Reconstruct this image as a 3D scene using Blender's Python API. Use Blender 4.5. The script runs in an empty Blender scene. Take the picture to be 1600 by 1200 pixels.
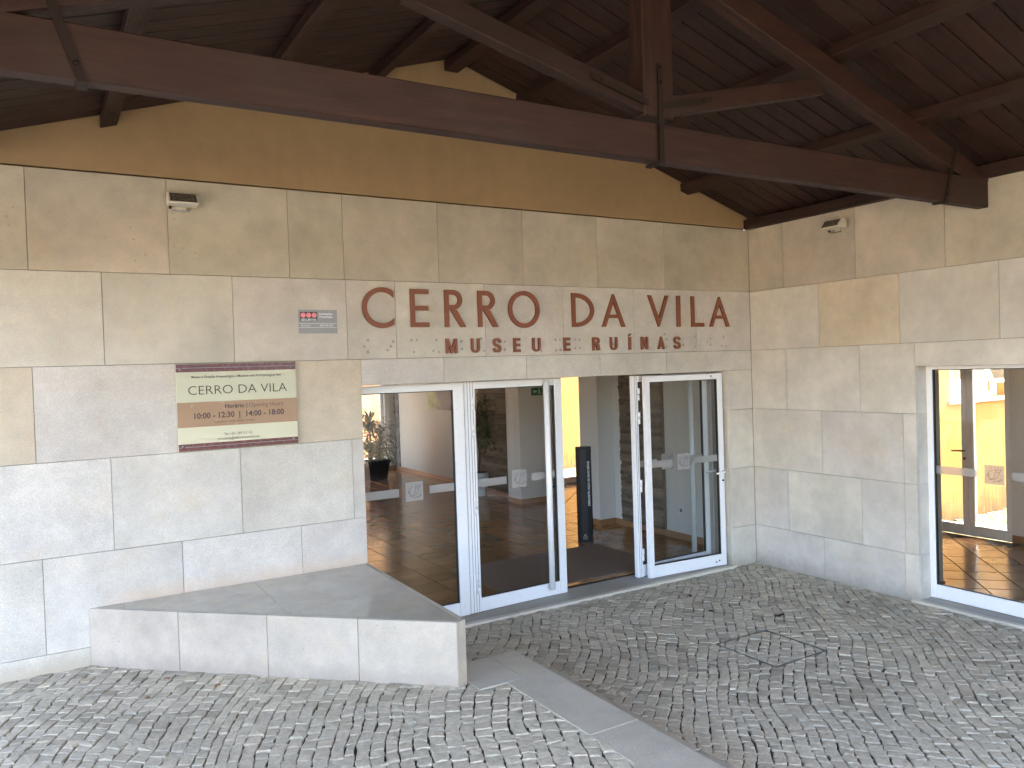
import bpy, bmesh, math, random
from mathutils import Vector, Matrix, noise
random.seed(7)
S = bpy.context.scene
COL = S.collection
R = math.radians

# ------------------------------------------------------------------ camera, sky, sun, exposure
cam = bpy.data.cameras.new('camera')
cam_o = bpy.data.objects.new('camera', cam); COL.objects.link(cam_o)
cam.sensor_width = 36.0; cam.lens = 36.0 * 1235.85 / 1600.0
cam.clip_start = 0.05; cam.clip_end = 600
cr = Vector((0.85651, -0.51510, -0.032609)); cu = Vector((0.038184, 0.000233, 0.999271)); cf = Vector((0.514717, 0.857130, -0.019868))
cm = Matrix((cr, cu, -cf)).transposed().to_4x4(); cm.translation = (-6.3322, -5.7296, 2.0953)
cam_o.matrix_world = cm
S.camera = cam_o

SUN_AZ, SUN_EL = 98.0, 46.0          # clockwise from +Y
world = bpy.data.worlds.new('World'); S.world = world; world.use_nodes = True
wn = world.node_tree
sky = wn.nodes.new('ShaderNodeTexSky'); sky.sky_type = 'NISHITA'; sky.sun_disc = False
sky.sun_elevation = R(SUN_EL); sky.sun_rotation = R(SUN_AZ); sky.dust_density = 5.0; sky.air_density = 0.85
wn.links.new(sky.outputs[0], wn.nodes['Background'].inputs[0]); wn.nodes['Background'].inputs[1].default_value = 0.15
sl = bpy.data.lights.new('sun', 'SUN'); sl.energy = 2.0; sl.angle = R(0.55); sl.color = (1.0, 0.89, 0.74)
sun = bpy.data.objects.new('sun', sl); COL.objects.link(sun)
to_sun = Vector((math.sin(R(SUN_AZ)) * math.cos(R(SUN_EL)), math.cos(R(SUN_AZ)) * math.cos(R(SUN_EL)), math.sin(R(SUN_EL))))
sun.rotation_euler = to_sun.to_track_quat('Z', 'Y').to_euler(); sun.location = (20, -20, 25)
S.view_settings.view_transform = 'Standard'; S.view_settings.look = 'None'; S.view_settings.gamma = 1.0
S.view_settings.use_curve_mapping = False
S.view_settings.exposure = 4.5
S.cycles.max_bounces = 12; S.cycles.diffuse_bounces = 7; S.cycles.glossy_bounces = 5; S.cycles.transparent_max_bounces = 24
S.cycles.sample_clamp_indirect = 8.0; S.cycles.caustics_reflective = False; S.cycles.caustics_refractive = False
S.cycles.use_denoising = True

# ------------------------------------------------------------------ materials
class NT:
    def __init__(s, name):
        s.m = bpy.data.materials.new(name); s.m.use_nodes = True; s.t = s.m.node_tree
        s.b = s.t.nodes['Principled BSDF']; s.out = s.t.nodes['Material Output']
    def n(s, typ, **kw):
        nd = s.t.nodes.new(typ)
        for k, v in kw.items():
            if isinstance(k, str) and hasattr(nd, k): setattr(nd, k, v)
        return nd
    def l(s, a, b): s.t.links.new(a, b)
    def coord(s, scale=(1, 1, 1), shift=True):
        tc = s.n('ShaderNodeTexCoord'); mp = s.n('ShaderNodeMapping'); s.l(tc.outputs['Object'], mp.inputs['Vector'])
        mp.inputs['Scale'].default_value = scale
        if shift:
            oi = s.n('ShaderNodeObjectInfo'); mu = s.n('ShaderNodeVectorMath', operation='MULTIPLY')
            cb = s.n('ShaderNodeCombineXYZ')
            for i in range(3): s.l(oi.outputs['Random'], cb.inputs[i])
            s.l(cb.outputs[0], mu.inputs[0]); mu.inputs[1].default_value = (37.0, 53.0, 71.0)
            s.l(mu.outputs[0], mp.inputs['Location'])
        return mp.outputs[0]
    def noise(s, vec, scale, detail=4, rough=0.55):
        nd = s.n('ShaderNodeTexNoise'); s.l(vec, nd.inputs['Vector'])
        nd.inputs['Scale'].default_value = scale; nd.inputs['Detail'].default_value = detail; nd.inputs['Roughness'].default_value = rough
        return nd.outputs['Fac']
    def ramp(s, fac, stops):
        nd = s.n('ShaderNodeValToRGB'); s.l(fac, nd.inputs[0]); e = nd.color_ramp.elements
        while len(e) < len(stops): e.new(0.5)
        for i, (p, c) in enumerate(stops):
            e[i].position = p; e[i].color = (*c, 1) if len(c) == 3 else c
        return nd.outputs[0]
    def mix(s, a, b, fac, mode='MIX'):
        nd = s.n('ShaderNodeMix'); nd.data_type = 'RGBA'; nd.blend_type = mode
        for sock, v in ((nd.inputs[0], fac), (nd.inputs[6], a), (nd.inputs[7], b)):
            if isinstance(v, (int, float)): sock.default_value = v
            elif isinstance(v, tuple): sock.default_value = (*v, 1)
            else: s.l(v, sock)
        return nd.outputs[2]
    def bump(s, h, strength, dist=0.01):
        nd = s.n('ShaderNodeBump'); s.l(h, nd.inputs['Height']); nd.inputs['Strength'].default_value = strength
        nd.inputs['Distance'].default_value = dist; s.l(nd.outputs[0], s.b.inputs['Normal'])
    def set(s, col=None, rough=None, **kw):
        if col is not None:
            if isinstance(col, tuple): s.b.inputs['Base Color'].default_value = (*col, 1)
            else: s.l(col, s.b.inputs['Base Color'])
        if rough is not None:
            if isinstance(rough, (int, float)): s.b.inputs['Roughness'].default_value = rough
            else: s.l(rough, s.b.inputs['Roughness'])
        for k, v in kw.items(): s.b.inputs[k.replace('_', ' ')].default_value = v
        return s.m

def g(v): return (v, v, v)
def plain(name, col, rough=0.5, var=0.12, scale=9.0, bump=0.0, bscale=120.0, **kw):
    t = NT(name); v = t.coord()
    f = t.noise(v, scale, 5, 0.6)
    c = t.mix(tuple(x * (1 - var) for x in col), tuple(min(1, x * (1 + var)) for x in col), f)
    rr = t.ramp(t.noise(v, scale * 3, 3), [(0.3, g(max(0.02, rough - 0.08))), (0.7, g(min(1, rough + 0.08)))])
    t.set(c, rr, **kw)
    if bump: t.bump(t.noise(v, bscale, 3), bump, 0.004)
    return t.m

def limestone(name, col, rough, grain=0.25, pits=0.5, stain=0.2, grime_tint=()):
    t = NT(name); v = t.coord()
    big = t.noise(v, 1.7, 5, 0.6); mid = t.noise(v, 9.0, 6, 0.65); fine = t.noise(v, 210.0, 2, 0.7)
    c = t.mix(tuple(x * (1 - stain) for x in col), tuple(min(1, x * (1 + stain * 0.5)) for x in col), t.ramp(big, [(0.32, g(0)), (0.68, g(1))]))
    c = t.mix(c, (col[0] * 1.02, col[1] * 0.90, col[2] * 0.72), t.ramp(t.noise(v, 2.6, 6, 0.7), [(0.55, g(0)), (0.80, g(0.65))]))
    c = t.mix(c, t.ramp(mid, [(0.3, g(0.90)), (0.7, g(1.06))]), 1.0, 'MULTIPLY')
    c = t.mix(c, t.ramp(fine, [(0.35, g(1 - grain)), (0.65, g(1 + grain * 0.3))]), 1.0, 'MULTIPLY')
    # small dark pits and fossils of the stone
    vo = t.n('ShaderNodeTexVoronoi'); t.l(v, vo.inputs['Vector']); vo.inputs['Scale'].default_value = 19.0
    wob = t.noise(v, 60, 3)
    md = t.n('ShaderNodeMath', operation='MULTIPLY_ADD'); t.l(wob, md.inputs[0]); md.inputs[1].default_value = 0.16; t.l(vo.outputs['Distance'], md.inputs[2])
    spots = t.ramp(md.outputs[0], [(0.15, g(1)), (0.21, g(0))])
    sel = t.ramp(t.noise(v, 3.3, 3), [(0.54, g(0)), (0.66, g(1))])
    c = t.mix(c, tuple(x * 0.55 for x in col), t.mix(spots, sel, 1.0, 'MULTIPLY') if pits else 0.0)
    if grime_tint:       # dirt at paving level, orange tint above the bench: (level, height, colour, amount)
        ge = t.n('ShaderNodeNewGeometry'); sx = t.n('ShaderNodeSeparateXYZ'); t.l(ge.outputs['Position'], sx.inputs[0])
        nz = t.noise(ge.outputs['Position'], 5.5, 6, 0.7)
        for lev, hgt, gc, amt, xmin in grime_tint:
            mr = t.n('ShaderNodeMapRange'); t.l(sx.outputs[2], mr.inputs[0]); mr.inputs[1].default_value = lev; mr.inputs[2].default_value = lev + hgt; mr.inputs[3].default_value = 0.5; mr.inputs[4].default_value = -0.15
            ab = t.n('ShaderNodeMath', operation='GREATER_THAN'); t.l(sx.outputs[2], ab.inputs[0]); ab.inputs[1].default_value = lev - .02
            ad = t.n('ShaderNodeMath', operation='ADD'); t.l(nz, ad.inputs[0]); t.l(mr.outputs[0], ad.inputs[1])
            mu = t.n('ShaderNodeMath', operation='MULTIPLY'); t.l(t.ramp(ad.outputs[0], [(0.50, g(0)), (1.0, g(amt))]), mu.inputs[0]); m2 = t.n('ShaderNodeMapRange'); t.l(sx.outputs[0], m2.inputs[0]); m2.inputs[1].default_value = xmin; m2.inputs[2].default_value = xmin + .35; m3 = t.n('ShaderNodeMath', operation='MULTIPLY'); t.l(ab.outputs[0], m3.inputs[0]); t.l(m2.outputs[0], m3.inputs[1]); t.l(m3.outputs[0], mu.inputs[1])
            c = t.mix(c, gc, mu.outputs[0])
    oi = t.n('ShaderNodeObjectInfo')
    c = t.mix(c, oi.outputs['Color'], 1.0, 'MULTIPLY')
    t.set(c, t.ramp(mid, [(0.3, g(rough - 0.06)), (0.7, g(rough + 0.06))]))
    t.bump(t.noise(v, 130.0, 4, 0.7), 0.35 if rough > 0.6 else 0.06, 0.004)
    return t.m

M = {}
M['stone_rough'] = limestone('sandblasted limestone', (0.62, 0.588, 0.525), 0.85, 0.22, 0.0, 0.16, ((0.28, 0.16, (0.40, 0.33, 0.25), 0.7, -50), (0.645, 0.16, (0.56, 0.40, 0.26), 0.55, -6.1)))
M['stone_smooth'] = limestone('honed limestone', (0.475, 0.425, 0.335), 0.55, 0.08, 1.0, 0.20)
M['stone_side'] = limestone('honed pale limestone', (0.63, 0.60, 0.53), 0.6, 0.08, 1.0, 0.17, ((0.0, 0.22, (0.33, 0.29, 0.235), 0.75, -50),))
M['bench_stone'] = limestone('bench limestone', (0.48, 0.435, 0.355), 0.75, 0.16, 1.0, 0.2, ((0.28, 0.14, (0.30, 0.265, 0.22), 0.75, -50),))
M['bench_top'] = limestone('polished bench limestone', (0.46, 0.42, 0.345), 0.11, 0.04, 1.0, 0.12)
M['kerb_stone'] = limestone('kerb limestone', (0.47, 0.425, 0.345), 0.7, 0.20, 1.0, 0.16)
M['sill_stone'] = limestone('sill stone', (0.36, 0.34, 0.30), 0.6, 0.16, 1.0, 0.16)
M['sill_edge'] = limestone('pale sill edge', (0.64, 0.585, 0.49), 0.7, 0.16, 0.0, 0.16)
M['mortar'] = plain('joint mortar', (0.24, 0.205, 0.16), 0.9, 0.25, 20)
def ochre():
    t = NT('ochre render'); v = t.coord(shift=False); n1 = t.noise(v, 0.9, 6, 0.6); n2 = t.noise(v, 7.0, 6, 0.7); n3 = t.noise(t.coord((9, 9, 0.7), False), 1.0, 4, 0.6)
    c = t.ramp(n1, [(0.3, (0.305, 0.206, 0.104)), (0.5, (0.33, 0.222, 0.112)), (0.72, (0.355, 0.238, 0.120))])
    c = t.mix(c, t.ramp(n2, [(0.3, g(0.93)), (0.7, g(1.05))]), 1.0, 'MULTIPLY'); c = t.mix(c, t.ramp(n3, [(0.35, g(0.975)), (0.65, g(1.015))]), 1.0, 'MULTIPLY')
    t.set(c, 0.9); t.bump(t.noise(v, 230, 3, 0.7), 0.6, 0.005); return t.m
M['ochre'] = ochre()
M['house'] = plain('cream render', (0.50, 0.42, 0.31), 0.9, 0.06, 2.0)
M['white_wall'] = plain('white wall paint', (0.72, 0.70, 0.66), 0.6, 0.03, 3)
M['grey_wall'] = plain('ceiling paint', (0.70, 0.68, 0.64), 0.8, 0.03, 3)
M['white_metal'] = plain('white lacquered aluminium', (0.84, 0.84, 0.83), 0.32, 0.03, 14)
M['tube'] = plain('white enamel tube', (0.85, 0.85, 0.84), 0.22, 0.02, 14)
M['seal'] = plain('black rubber seal', (0.02, 0.02, 0.02), 0.5, 0.1, 20)
M['steel'] = plain('dull steel', (0.30, 0.29, 0.27), 0.38, 0.15, 40, Metallic=1.0)
M['iron'] = plain('painted iron strap', (0.020, 0.013, 0.010), 0.65, 0.25, 40, 0.2, 200, Specular_IOR_Level=0.15)
M['rust_red'] = plain('russet painted metal', (0.215, 0.068, 0.030), 0.55, 0.08, 20, 0.1, 300)
M['maroon'] = plain('maroon vinyl', (0.085, 0.006, 0.016), 0.25, 0.06, 12)
M['cream_wall'] = plain('cream wall paint', (0.50, 0.45, 0.35), 0.6, 0.05, 3)
M['cream'] = plain('cream plate', (0.53, 0.53, 0.39), 0.12, 0.03, 5)
M['tan_band'] = plain('tan vinyl', (0.30, 0.185, 0.105), 0.2, 0.04, 8)
M['ink'] = plain('dark ink', (0.035, 0.012, 0.014), 0.4, 0.1, 9)
M['grey_plate'] = plain('grey sticker', (0.255, 0.25, 0.25), 0.4, 0.06, 16)
M['black'] = plain('black vinyl', (0.012, 0.012, 0.013), 0.35, 0.1, 12)
M['pink'] = plain('faded red dots', (0.75, 0.20, 0.22), 0.4, 0.05, 20)
M['white_ink'] = plain('white ink', (0.75, 0.75, 0.73), 0.5, 0.05, 20)
M['black_metal'] = plain('black powder coat', (0.010, 0.010, 0.011), 0.4, 0.15, 20, Specular_IOR_Level=0.25)
M['grey_metal'] = plain('anthracite panel', (0.026, 0.027, 0.030), 0.4, 0.1, 20, Specular_IOR_Level=0.3)
M['green_sign'] = plain('green sign', (0.01, 0.16, 0.06), 0.4, 0.05, 20)
M['mat'] = plain('brown coir mat', (0.17, 0.120, 0.085), 0.95, 0.35, 90, 0.9, 260)
M['grout'] = plain('grout', (0.020, 0.014, 0.010), 0.85, 0.25, 30)
M['bedding'] = plain('joint sand', (0.060, 0.055, 0.047), 0.95, 0.35, 25, 0.6, 180)
M['pot_black'] = plain('black plastic pot', (0.015, 0.016, 0.018), 0.4, 0.15, 14)
M['pot_white'] = plain('white ceramic pot', (0.66, 0.65, 0.62), 0.3, 0.04, 6)
M['soil'] = plain('potting soil', (0.03, 0.02, 0.013), 0.95, 0.3, 40, 0.8, 150)
M['bark'] = plain('bark', (0.10, 0.07, 0.045), 0.9, 0.3, 30, 0.8, 90)
M['leaf'] = plain('glossy leaf', (0.05, 0.115, 0.03), 0.45, 0.35, 16)
M['leaf2'] = plain('ficus leaf', (0.05, 0.10, 0.034), 0.5, 0.35, 16)
M['dead'] = plain('dead leaf', (0.030, 0.022, 0.014), 0.9, 0.4, 60, 0.5, 200)
M['dry'] = plain('dry orange leaf', (0.22, 0.105, 0.045), 0.8, 0.3, 60, 0.5, 200)
M['lamp_body'] = plain('cream lamp housing', (0.56, 0.52, 0.43), 0.4, 0.06, 20)
M['lamp_glass'] = plain('dusty lamp glass', (0.11, 0.09, 0.065), 0.25, 0.2, 20)
M['socket'] = plain('white socket plastic', (0.75, 0.74, 0.72), 0.35, 0.03, 20)
M['mark'] = plain('old glue mark', (0.30, 0.285, 0.25), 0.8, 0.3, 90)
M['skirting'] = plain('terracotta skirting', (0.36, 0.185, 0.085), 0.35, 0.28, 11)

def wood(name, scale):
    t = NT(name); v = t.coord(scale)
    f = t.noise(v, 3.0, 6, 0.65); f2 = t.noise(v, 14.0, 4, 0.6); w = t.noise(t.coord((1, 1, 1)), 2.2, 4)
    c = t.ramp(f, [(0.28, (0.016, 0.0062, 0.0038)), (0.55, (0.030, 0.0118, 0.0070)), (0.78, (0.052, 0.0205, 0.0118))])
    c = t.mix(c, t.ramp(f2, [(0.3, g(0.80)), (0.7, g(1.12))]), 1.0, 'MULTIPLY')
    c = t.mix(c, (0.036, 0.025, 0.019), t.ramp(w, [(0.5, g(0)), (0.75, g(0.5))]))
    oi = t.n('ShaderNodeObjectInfo'); c = t.mix(c, t.ramp(oi.outputs['Random'], [(0, g(0.78)), (1, g(1.18))]), 1.0, 'MULTIPLY')
    t.set(c, t.ramp(f2, [(0.3, g(0.50)), (0.7, g(0.72))]), Specular_IOR_Level=0.32); t.bump(f2, 0.18, 0.005)
    return t.m
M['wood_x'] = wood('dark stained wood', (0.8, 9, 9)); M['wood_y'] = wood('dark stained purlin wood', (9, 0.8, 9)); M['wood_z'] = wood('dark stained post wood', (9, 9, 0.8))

def cobble():
    t = NT('limestone setts'); v = t.coord(shift=False); ge = t.n('ShaderNodeNewGeometry')
    rnd = ge.outputs['Random Per Island']
    c = t.ramp(rnd, [(0.0, (0.33, 0.285, 0.215)), (0.25, (0.43, 0.375, 0.285)), (0.6, (0.49, 0.430, 0.330)), (0.9, (0.535, 0.465, 0.355)), (1.0, (0.585, 0.505, 0.38))])
    pos = t.n('ShaderNodeNewGeometry')
    big = t.noise(pos.outputs['Position'], 0.9, 5, 0.6)
    c = t.mix(c, t.ramp(big, [(0.3, (0.86, 0.85, 0.84)), (0.7, (1.06, 1.05, 1.02))]), 1.0, 'MULTIPLY')
    c = t.mix(c, t.ramp(t.noise(pos.outputs['Position'], 38, 5, 0.7), [(0.3, g(0.72)), (0.62, g(1.08))]), 1.0, 'MULTIPLY')
    dirt = t.ramp(t.noise(pos.outputs['Position'], 5.0, 6, 0.7), [(0.56, g(0)), (0.78, g(0.55))])
    c = t.mix(c, (0.24, 0.205, 0.155), dirt)
    t.set(c, t.ramp(rnd, [(0, g(0.58)), (1, g(0.82))]))
    t.bump(t.noise(pos.outputs['Position'], 75, 5, 0.7), 0.45, 0.006)
    return t.m
M['cobble'] = cobble()
M['added_lawn'] = plain('dry lawn grass', (0.13, 0.108, 0.072), 0.95, 0.35, 20, 0.8, 120)
M['mossy'] = plain('mossy setts', (0.13, 0.12, 0.06), 0.9, 0.45, 14, 0.6, 60)

def tile():
    t = NT('glazed terracotta tile'); v = t.coord()
    oi = t.n('ShaderNodeObjectInfo'); ge = t.n('ShaderNodeNewGeometry')
    f = t.noise(ge.outputs['Position'], 6.0, 5, 0.65)
    c = t.ramp(f, [(0.3, (0.24, 0.125, 0.053)), (0.55, (0.29, 0.150, 0.064)), (0.75, (0.34, 0.185, 0.084))])
    c = t.mix(c, t.ramp(oi.outputs['Random'], [(0, g(0.80)), (1, g(1.15))]), 1.0, 'MULTIPLY')
    t.set(c, 0.17); t.bump(t.noise(ge.outputs['Position'], 7, 2), 0.025, 0.006)
    return t.m
M['tile'] = tile()

def far_paving():
    t = NT('far setts'); ge = t.n('ShaderNodeNewGeometry'); vo = t.n('ShaderNodeTexVoronoi'); t.l(ge.outputs['Position'], vo.inputs['Vector']); vo.inputs['Scale'].default_value = 12
    vo.feature = 'DISTANCE_TO_EDGE'
    v2 = t.n('ShaderNodeTexVoronoi'); t.l(ge.outputs['Position'], v2.inputs['Vector']); v2.inputs['Scale'].default_value = 12
    c = t.mix((0.20, 0.185, 0.16), (0.30, 0.275, 0.235), v2.outputs['Color'])
    c = t.mix((0.05, 0.045, 0.04), c, t.ramp(vo.outputs['Distance'], [(0.02, g(0)), (0.07, g(1))]))
    t.set(c, 0.8); return t.m
M['far_paving'] = far_paving()

def yellow():
    t = NT('yellow render'); ge = t.n('ShaderNodeNewGeometry'); P = ge.outputs['Position']
    c = t.ramp(t.noise(P, 2.5, 5), [(0.3, (0.30, 0.150, 0.036)), (0.7, (0.36, 0.188, 0.048))])
    # mould rising from the ground
    mp = t.n('ShaderNodeMapping'); t.l(P, mp.inputs['Vector']); mp.inputs['Scale'].default_value = (14, 14, 2.2)
    st = t.noise(mp.outputs[0], 1.6, 6, 0.75)
    sx = t.n('ShaderNodeSeparateXYZ'); t.l(P, sx.inputs[0])
    hm = t.n('ShaderNodeMapRange'); t.l(sx.outputs[2], hm.inputs[0]); hm.inputs[1].default_value = 0.0; hm.inputs[2].default_value = 0.75; hm.inputs[3].default_value = 0.30; hm.inputs[4].default_value = -0.15
    ad = t.n('ShaderNodeMath', operation='ADD'); t.l(st, ad.inputs[0]); t.l(hm.outputs[0], ad.inputs[1])
    c = t.mix(c, (0.085, 0.062, 0.032), t.ramp(ad.outputs[0], [(0.60, g(0)), (0.80, g(0.85))]))
    t.set(c, 0.9); t.bump(t.noise(P, 160, 3), 0.4, 0.004); return t.m
M['yellow'] = yellow()

def brick():
    t = NT('orange brick'); ge = t.n('ShaderNodeNewGeometry'); sx = t.n('ShaderNodeSeparateXYZ'); t.l(ge.outputs['Position'], sx.inputs[0])
    cb = t.n('ShaderNodeCombineXYZ'); t.l(sx.outputs[0], cb.inputs[0]); t.l(sx.outputs[2], cb.inputs[1])
    b = t.n('ShaderNodeTexBrick'); t.l(cb.outputs[0], b.inputs['Vector']); b.inputs['Scale'].default_value = 1.0
    b.inputs['Brick Width'].default_value = 0.26; b.inputs['Row Height'].default_value = 0.07; b.inputs['Mortar Size'].default_value = 0.008
    b.inputs['Color1'].default_value = (0.55, 0.30, 0.13, 1); b.inputs['Color2'].default_value = (0.44, 0.21, 0.085, 1); b.inputs['Mortar'].default_value = (0.26, 0.15, 0.08, 1)
    t.set(b.outputs['Color'], 0.9); return t.m
M['brick'] = brick()

def glass(name, tint=(0.90, 0.92, 0.91)):
    t = NT(name); t.t.nodes.remove(t.b)
    tr = t.n('ShaderNodeBsdfTransparent'); tr.inputs[0].default_value = (*tint, 1)
    gl = t.n('ShaderNodeBsdfGlossy'); gl.inputs['Roughness'].default_value = 0.01
    fr = t.n('ShaderNodeFresnel'); fr.inputs[0].default_value = 1.45
    mx = t.n('ShaderNodeMixShader'); t.l(fr.outputs[0], mx.inputs[0]); t.l(tr.outputs[0], mx.inputs[1]); t.l(gl.outputs[0], mx.inputs[2])
    t.l(mx.outputs[0], t.out.inputs[0]); return t.m
M['glass'] = glass('window glass'); 
def frosted():
    t = NT('frosted film'); t.t.nodes.remove(t.b)
    tr = t.n('ShaderNodeBsdfTransparent'); tr.inputs[0].default_value = (0.9, 0.9, 0.88, 1)
    d = t.n('ShaderNodeBsdfDiffuse'); d.inputs[0].default_value = (0.60, 0.59, 0.56, 1); tl = t.n('ShaderNodeBsdfTranslucent'); tl.inputs[0].default_value = (0.62, 0.6, 0.56, 1)
    a = t.n('ShaderNodeMixShader'); a.inputs[0].default_value = 0.45; t.l(d.outputs[0], a.inputs[1]); t.l(tl.outputs[0], a.inputs[2])
    b = t.n('ShaderNodeMixShader'); b.inputs[0].default_value = 0.72; t.l(tr.outputs[0], b.inputs[1]); t.l(a.outputs[0], b.inputs[2])
    t.l(b.outputs[0], t.out.inputs[0]); return t.m
M['frost'] = frosted()

def picture():
    t = NT('lobby picture print'); tc = t.n('ShaderNodeTexCoord'); v = tc.outputs['Object']
    f = t.noise(v, 4.5, 6, 0.6); f2 = t.noise(v, 14, 4)
    sx = t.n('ShaderNodeSeparateXYZ'); t.l(v, sx.inputs[0]); mr = t.n('ShaderNodeMapRange'); t.l(sx.outputs[1], mr.inputs[0])
    mr.inputs[1].default_value = -.7; mr.inputs[2].default_value = .7; mr.inputs[3].default_value = -.45; mr.inputs[4].default_value = .55
    ad = t.n('ShaderNodeMath', operation='ADD'); t.l(f, ad.inputs[0]); t.l(mr.outputs[0], ad.inputs[1])
    c = t.ramp(ad.outputs[0], [(0.60, (0.035, 0.035, 0.036)), (0.72, (0.065, 0.07, 0.06)), (0.78, (0.10, 0.16, 0.03)), (0.95, (0.26, 0.34, 0.06))])
    c = t.mix(c, t.ramp(f2, [(0.3, g(0.6)), (0.7, g(1.25))]), 1.0, 'MULTIPLY')
    t.set(c, 0.45); return t.m
M['picture'] = picture()
def slate():
    t = NT('stacked slate'); v = t.coord(); oi = t.n('ShaderNodeObjectInfo')
    c = t.ramp(oi.outputs['Random'], [(0, (0.13, 0.095, 0.065)), (0.5, (0.20, 0.15, 0.105)), (1, (0.27, 0.21, 0.15))])
    c = t.mix(c, t.ramp(t.noise(v, 25, 5), [(0.3, g(0.7)), (0.7, g(1.15))]), 1.0, 'MULTIPLY')
    t.set(c, 0.8); t.bump(t.noise(v, 60, 4), 0.5, 0.005); return t.m
M['slate'] = slate()

# ------------------------------------------------------------------ helpers
WM = {}
def put(o, mat=None):
    COL.objects.link(o); WM[o.name] = mat or Matrix()
    return o
def tag(o, label=None, cat=None, group=None, kind=None):
    if label: o['label'] = label
    if cat: o['category'] = cat
    if group: o['group'] = group
    if kind: o['kind'] = kind
    return o
def thing(name, loc, label, cat, rz=0.0, group=None):
    o = bpy.data.objects.new(name, None); o.empty_display_size = 0.1
    o.location = loc; o.rotation_euler = (0, 0, rz)
    put(o, Matrix.Translation(loc) @ Matrix.Rotation(rz, 4, 'Z'))
    return tag(o, label, cat, group)
def setting(name, loc=(0, 0, 0)):
    o = bpy.data.objects.new(name, None); o.location = loc; put(o, Matrix.Translation(loc)); o['kind'] = 'structure'; return o
def mesh(name, vs, fs, mat, parent=None, local=False, smooth=False, color=None):
    """vs in world space, or in the parent's frame when local"""
    vs = [Vector(v) for v in vs]
    if parent is not None and not local:
        inv = WM[parent.name].inverted(); vs = [inv @ v for v in vs]
    xs, ys, zs = zip(*vs)
    c = Vector(((min(xs) + max(xs)) / 2, (min(ys) + max(ys)) / 2, min(zs)))
    me = bpy.data.meshes.new(name); me.from_pydata([v - c for v in vs], [], fs); me.update()
    me.materials.append(M[mat] if isinstance(mat, str) else mat)
    if smooth: me.polygons.foreach_set('use_smooth', [True] * len(me.polygons))
    o = bpy.data.objects.new(name, me); o.location = c
    base = WM[parent.name] if parent is not None else Matrix()
    put(o, base @ Matrix.Translation(c))
    if parent is not None: o.parent = parent
    if color: o.color = (*color, 1)
    return o
def box_vf(x0, x1, y0, y1, z0, z1, b=0.0):
    if b <= 0:
        v = [(x, y, z) for z in (z0, z1) for y in (y0, y1) for x in (x0, x1)]
        return v, [(0, 2, 3, 1), (4, 5, 7, 6), (0, 1, 5, 4), (2, 6, 7, 3), (0, 4, 6, 2), (1, 3, 7, 5)]
    bm = bmesh.new(); bmesh.ops.create_cube(bm, size=1.0)
    for v in bm.verts: v.co = ((x0 + x1) / 2 + v.co.x * (x1 - x0), (y0 + y1) / 2 + v.co.y * (y1 - y0), (z0 + z1) / 2 + v.co.z * (z1 - z0))
    bmesh.ops.bevel(bm, geom=bm.edges[:], offset=b, segments=1, affect='EDGES', profile=0.5)
    return bm_vf(bm)
def bm_vf(bm):
    bm.verts.ensure_lookup_table(); bm.normal_update()
    r = [v.co.copy() for v in bm.verts], [tuple(v.index for v in f.verts) for f in bm.faces]
    bm.free(); return r
def box(name, x0, x1, y0, y1, z0, z1, mat, parent=None, b=0.0, **kw):
    if x0 > x1: x0, x1 = x1, x0
    if y0 > y1: y0, y1 = y1, y0
    v, f = box_vf(x0, x1, y0, y1, z0, z1, b); return mesh(name, v, f, mat, parent, **kw)
def prism_vf(poly, axis, a0, a1, b=0.0):
    """poly: CCW list of 2D points; axis 'y': (x,z) extruded y, 'x': (y,z) extruded x, 'z': (x,y) extruded z"""
    mk = {'y': lambda p, a: (p[0], a, p[1]), 'x': lambda p, a: (a, p[0], p[1]), 'z': lambda p, a: (p[0], p[1], a)}[axis]
    bm = bmesh.new(); n = len(poly)
    A = [bm.verts.new(mk(p, a0)) for p in poly]; B = [bm.verts.new(mk(p, a1)) for p in poly]
    bm.faces.new(A); bm.faces.new(B[::-1])
    for i in range(n): bm.faces.new((A[i], B[i], B[(i + 1) % n], A[(i + 1) % n]))
    bmesh.ops.recalc_face_normals(bm, faces=bm.faces[:])
    if b: bmesh.ops.bevel(bm, geom=bm.edges[:], offset=b, segments=1, affect='EDGES', profile=0.5)
    return bm_vf(bm)
def prism(name, poly, axis, a0, a1, mat, parent=None, b=0.0, **kw):
    v, f = prism_vf(poly, axis, a0, a1, b); return mesh(name, v, f, mat, parent, **kw)
def tube_vf(pts, r, n=12, cap=True, radii=None):
    vs, fs = [], []
    pts = [Vector(p) for p in pts]
    for i, p in enumerate(pts):
        d = (pts[min(i + 1, len(pts) - 1)] - pts[max(i - 1, 0)]).normalized()
        a = d.orthogonal().normalized() if i == 0 else (a - d * a.dot(d)).normalized()
        bb = d.cross(a); rr = radii[i] if radii else r
        for k in range(n):
            t = 2 * math.pi * k / n; vs.append(p + (a * math.cos(t) + bb * math.sin(t)) * rr)
    for i in range(len(pts) - 1):
        for k in range(n):
            fs.append((i * n + k, i * n + (k + 1) % n, (i + 1) * n + (k + 1) % n, (i + 1) * n + k))
    if cap: fs.append(tuple(range(n))[::-1]); fs.append(tuple((len(pts) - 1) * n + k for k in range(n)))
    return vs, fs
def tube(name, pts, r, mat, parent=None, n=12, smooth=True, radii=None, **kw):
    v, f = tube_vf(pts, r, n, True, radii); return mesh(name, v, f, mat, parent, smooth=smooth, **kw)
def merge(*parts):
    V, F = [], []
    for v, f in parts:
        o = len(V); V += list(v); F += [tuple(i + o for i in q) for q in f]
    return V, F
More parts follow.
